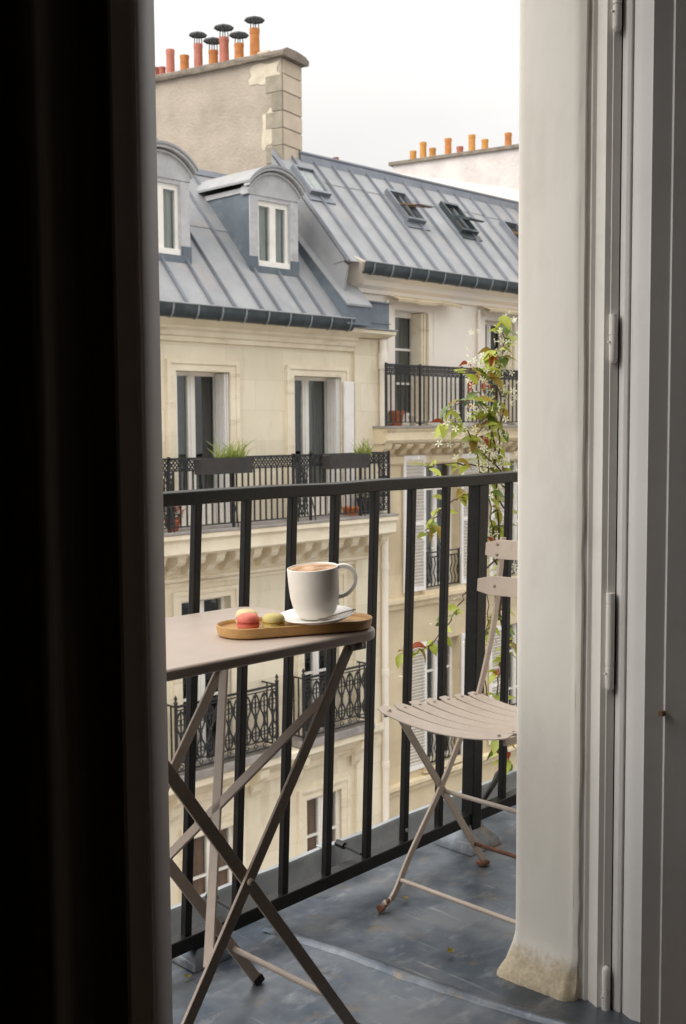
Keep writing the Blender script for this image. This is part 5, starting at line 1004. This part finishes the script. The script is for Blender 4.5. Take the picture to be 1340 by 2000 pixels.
def leaf_mesh(name, mt, fold=.12, curl=.25):
    mb = MB(); n = 6; vs = []
    for i in range(n + 1):
        t = i / n; w_ = .30 * math.sin(math.pi * t ** .8) * (1 - .25 * t); z = curl * (t - t * t * 1.6) * .5
        vs += [(t, -w_, z + fold * w_), (t, 0, z), (t, w_, z + fold * w_)]
    mb.add(vs, [f for i in range(n) for f in ((3 * i, 3 * i + 3, 3 * i + 4, 3 * i + 1), (3 * i + 1, 3 * i + 4, 3 * i + 5, 3 * i + 2))])
    return mesh(mb, name, mt, smooth=60)
LM = [leaf_mesh('jasmine_leaf_' + c, c, f, q) for c, f, q in (('leaf_a', .25, .3), ('leaf_b', .3, .5), ('leaf_c', .5, .7), ('leaf_r', .7, .9))]
fl = MB()
for k in range(5):
    a = 2 * math.pi * k / 5; c, s_ = math.cos(a), math.sin(a)
    def P_(r, w_, z): return (r * c - w_ * s_, r * s_ + w_ * c, z)
    fl.add([P_(.1, 0, .02), P_(.45, -.13, .06), P_(.95, -.05, -.02), P_(1.0, .30, .05), P_(.55, .22, .12)], [(0, 1, 2, 3, 4)])
fl.tube([(0, 0, -.9), (0, 0, .03)], [.06, .12], 5); FM = mesh(fl, 'jasmine_flower', 'petal')
bud = MB().lathe([(.0, 0), (.10, .2), (.13, .5), (.06, .85), (.0, 1)], n=6); BM = mesh(bud, 'jasmine_bud', 'petal', smooth=60)
nleaf = nflow = 0
for si, pts in enumerate(stems):
    path = smoothpath(pts, 6); path = [p + Vector((rnd.uniform(-.004, .004), rnd.uniform(-.006, .006), rnd.uniform(-.004, .004))) for p in path]
    n = len(path); r0 = .0045 if si == 0 else .0026
    obj('stem', MB().tube(path, [lerp(r0, .0011, i / n) for i in range(n)], 6), 'stem', jz, smooth=60)
    for i, p in enumerate(path):
        if p.z < .05 or (si == 0 and p.z < .18): continue
        dens = 1 if si in (0, 10) else 0
        for _ in range(dens + (rnd.random() < .85)):
            if nleaf >= 290: break
            m_ = rnd.choices((0, 1, 2, 3), (.66, .17, .12, .05))[0]; L_ = rnd.uniform(.034, .060) * (1 if m_ else 1.0)
            o = inst('leaf', LM[m_], jz, p + Vector((rnd.uniform(-.006, .006), rnd.uniform(-.012, .012), rnd.uniform(-.006, .006))), (rnd.uniform(-.7, .7), rnd.uniform(-.3, 1.1), rnd.uniform(0, 6.28)), L_); nleaf += 1
    # flower clusters hang from the nodes
    for i in range(2, n, 2):
        if rnd.random() < .42 or path[i].z < .15: continue
        c = path[i] + Vector((rnd.uniform(-.02, .02), rnd.uniform(-.025, .02), rnd.uniform(-.045, .015)))
        for _ in range(rnd.randint(3, 6)):
            if nflow >= 190: break
            p = c + Vector((rnd.gauss(0, .026), rnd.gauss(0, .022), rnd.gauss(0, .026)))
            inst('flower', FM, jz, p, (rnd.uniform(.5, 2.2), rnd.uniform(-.8, .8), rnd.uniform(0, 6.28)), rnd.uniform(.0085, .0115)); nflow += 1
        for _ in range(2):
            inst('bud', BM, jz, c + Vector((rnd.gauss(0, .02), rnd.gauss(0, .015), rnd.gauss(0, .02))), (rnd.uniform(0, 6), rnd.uniform(0, 6), 0), rnd.uniform(.010, .016))
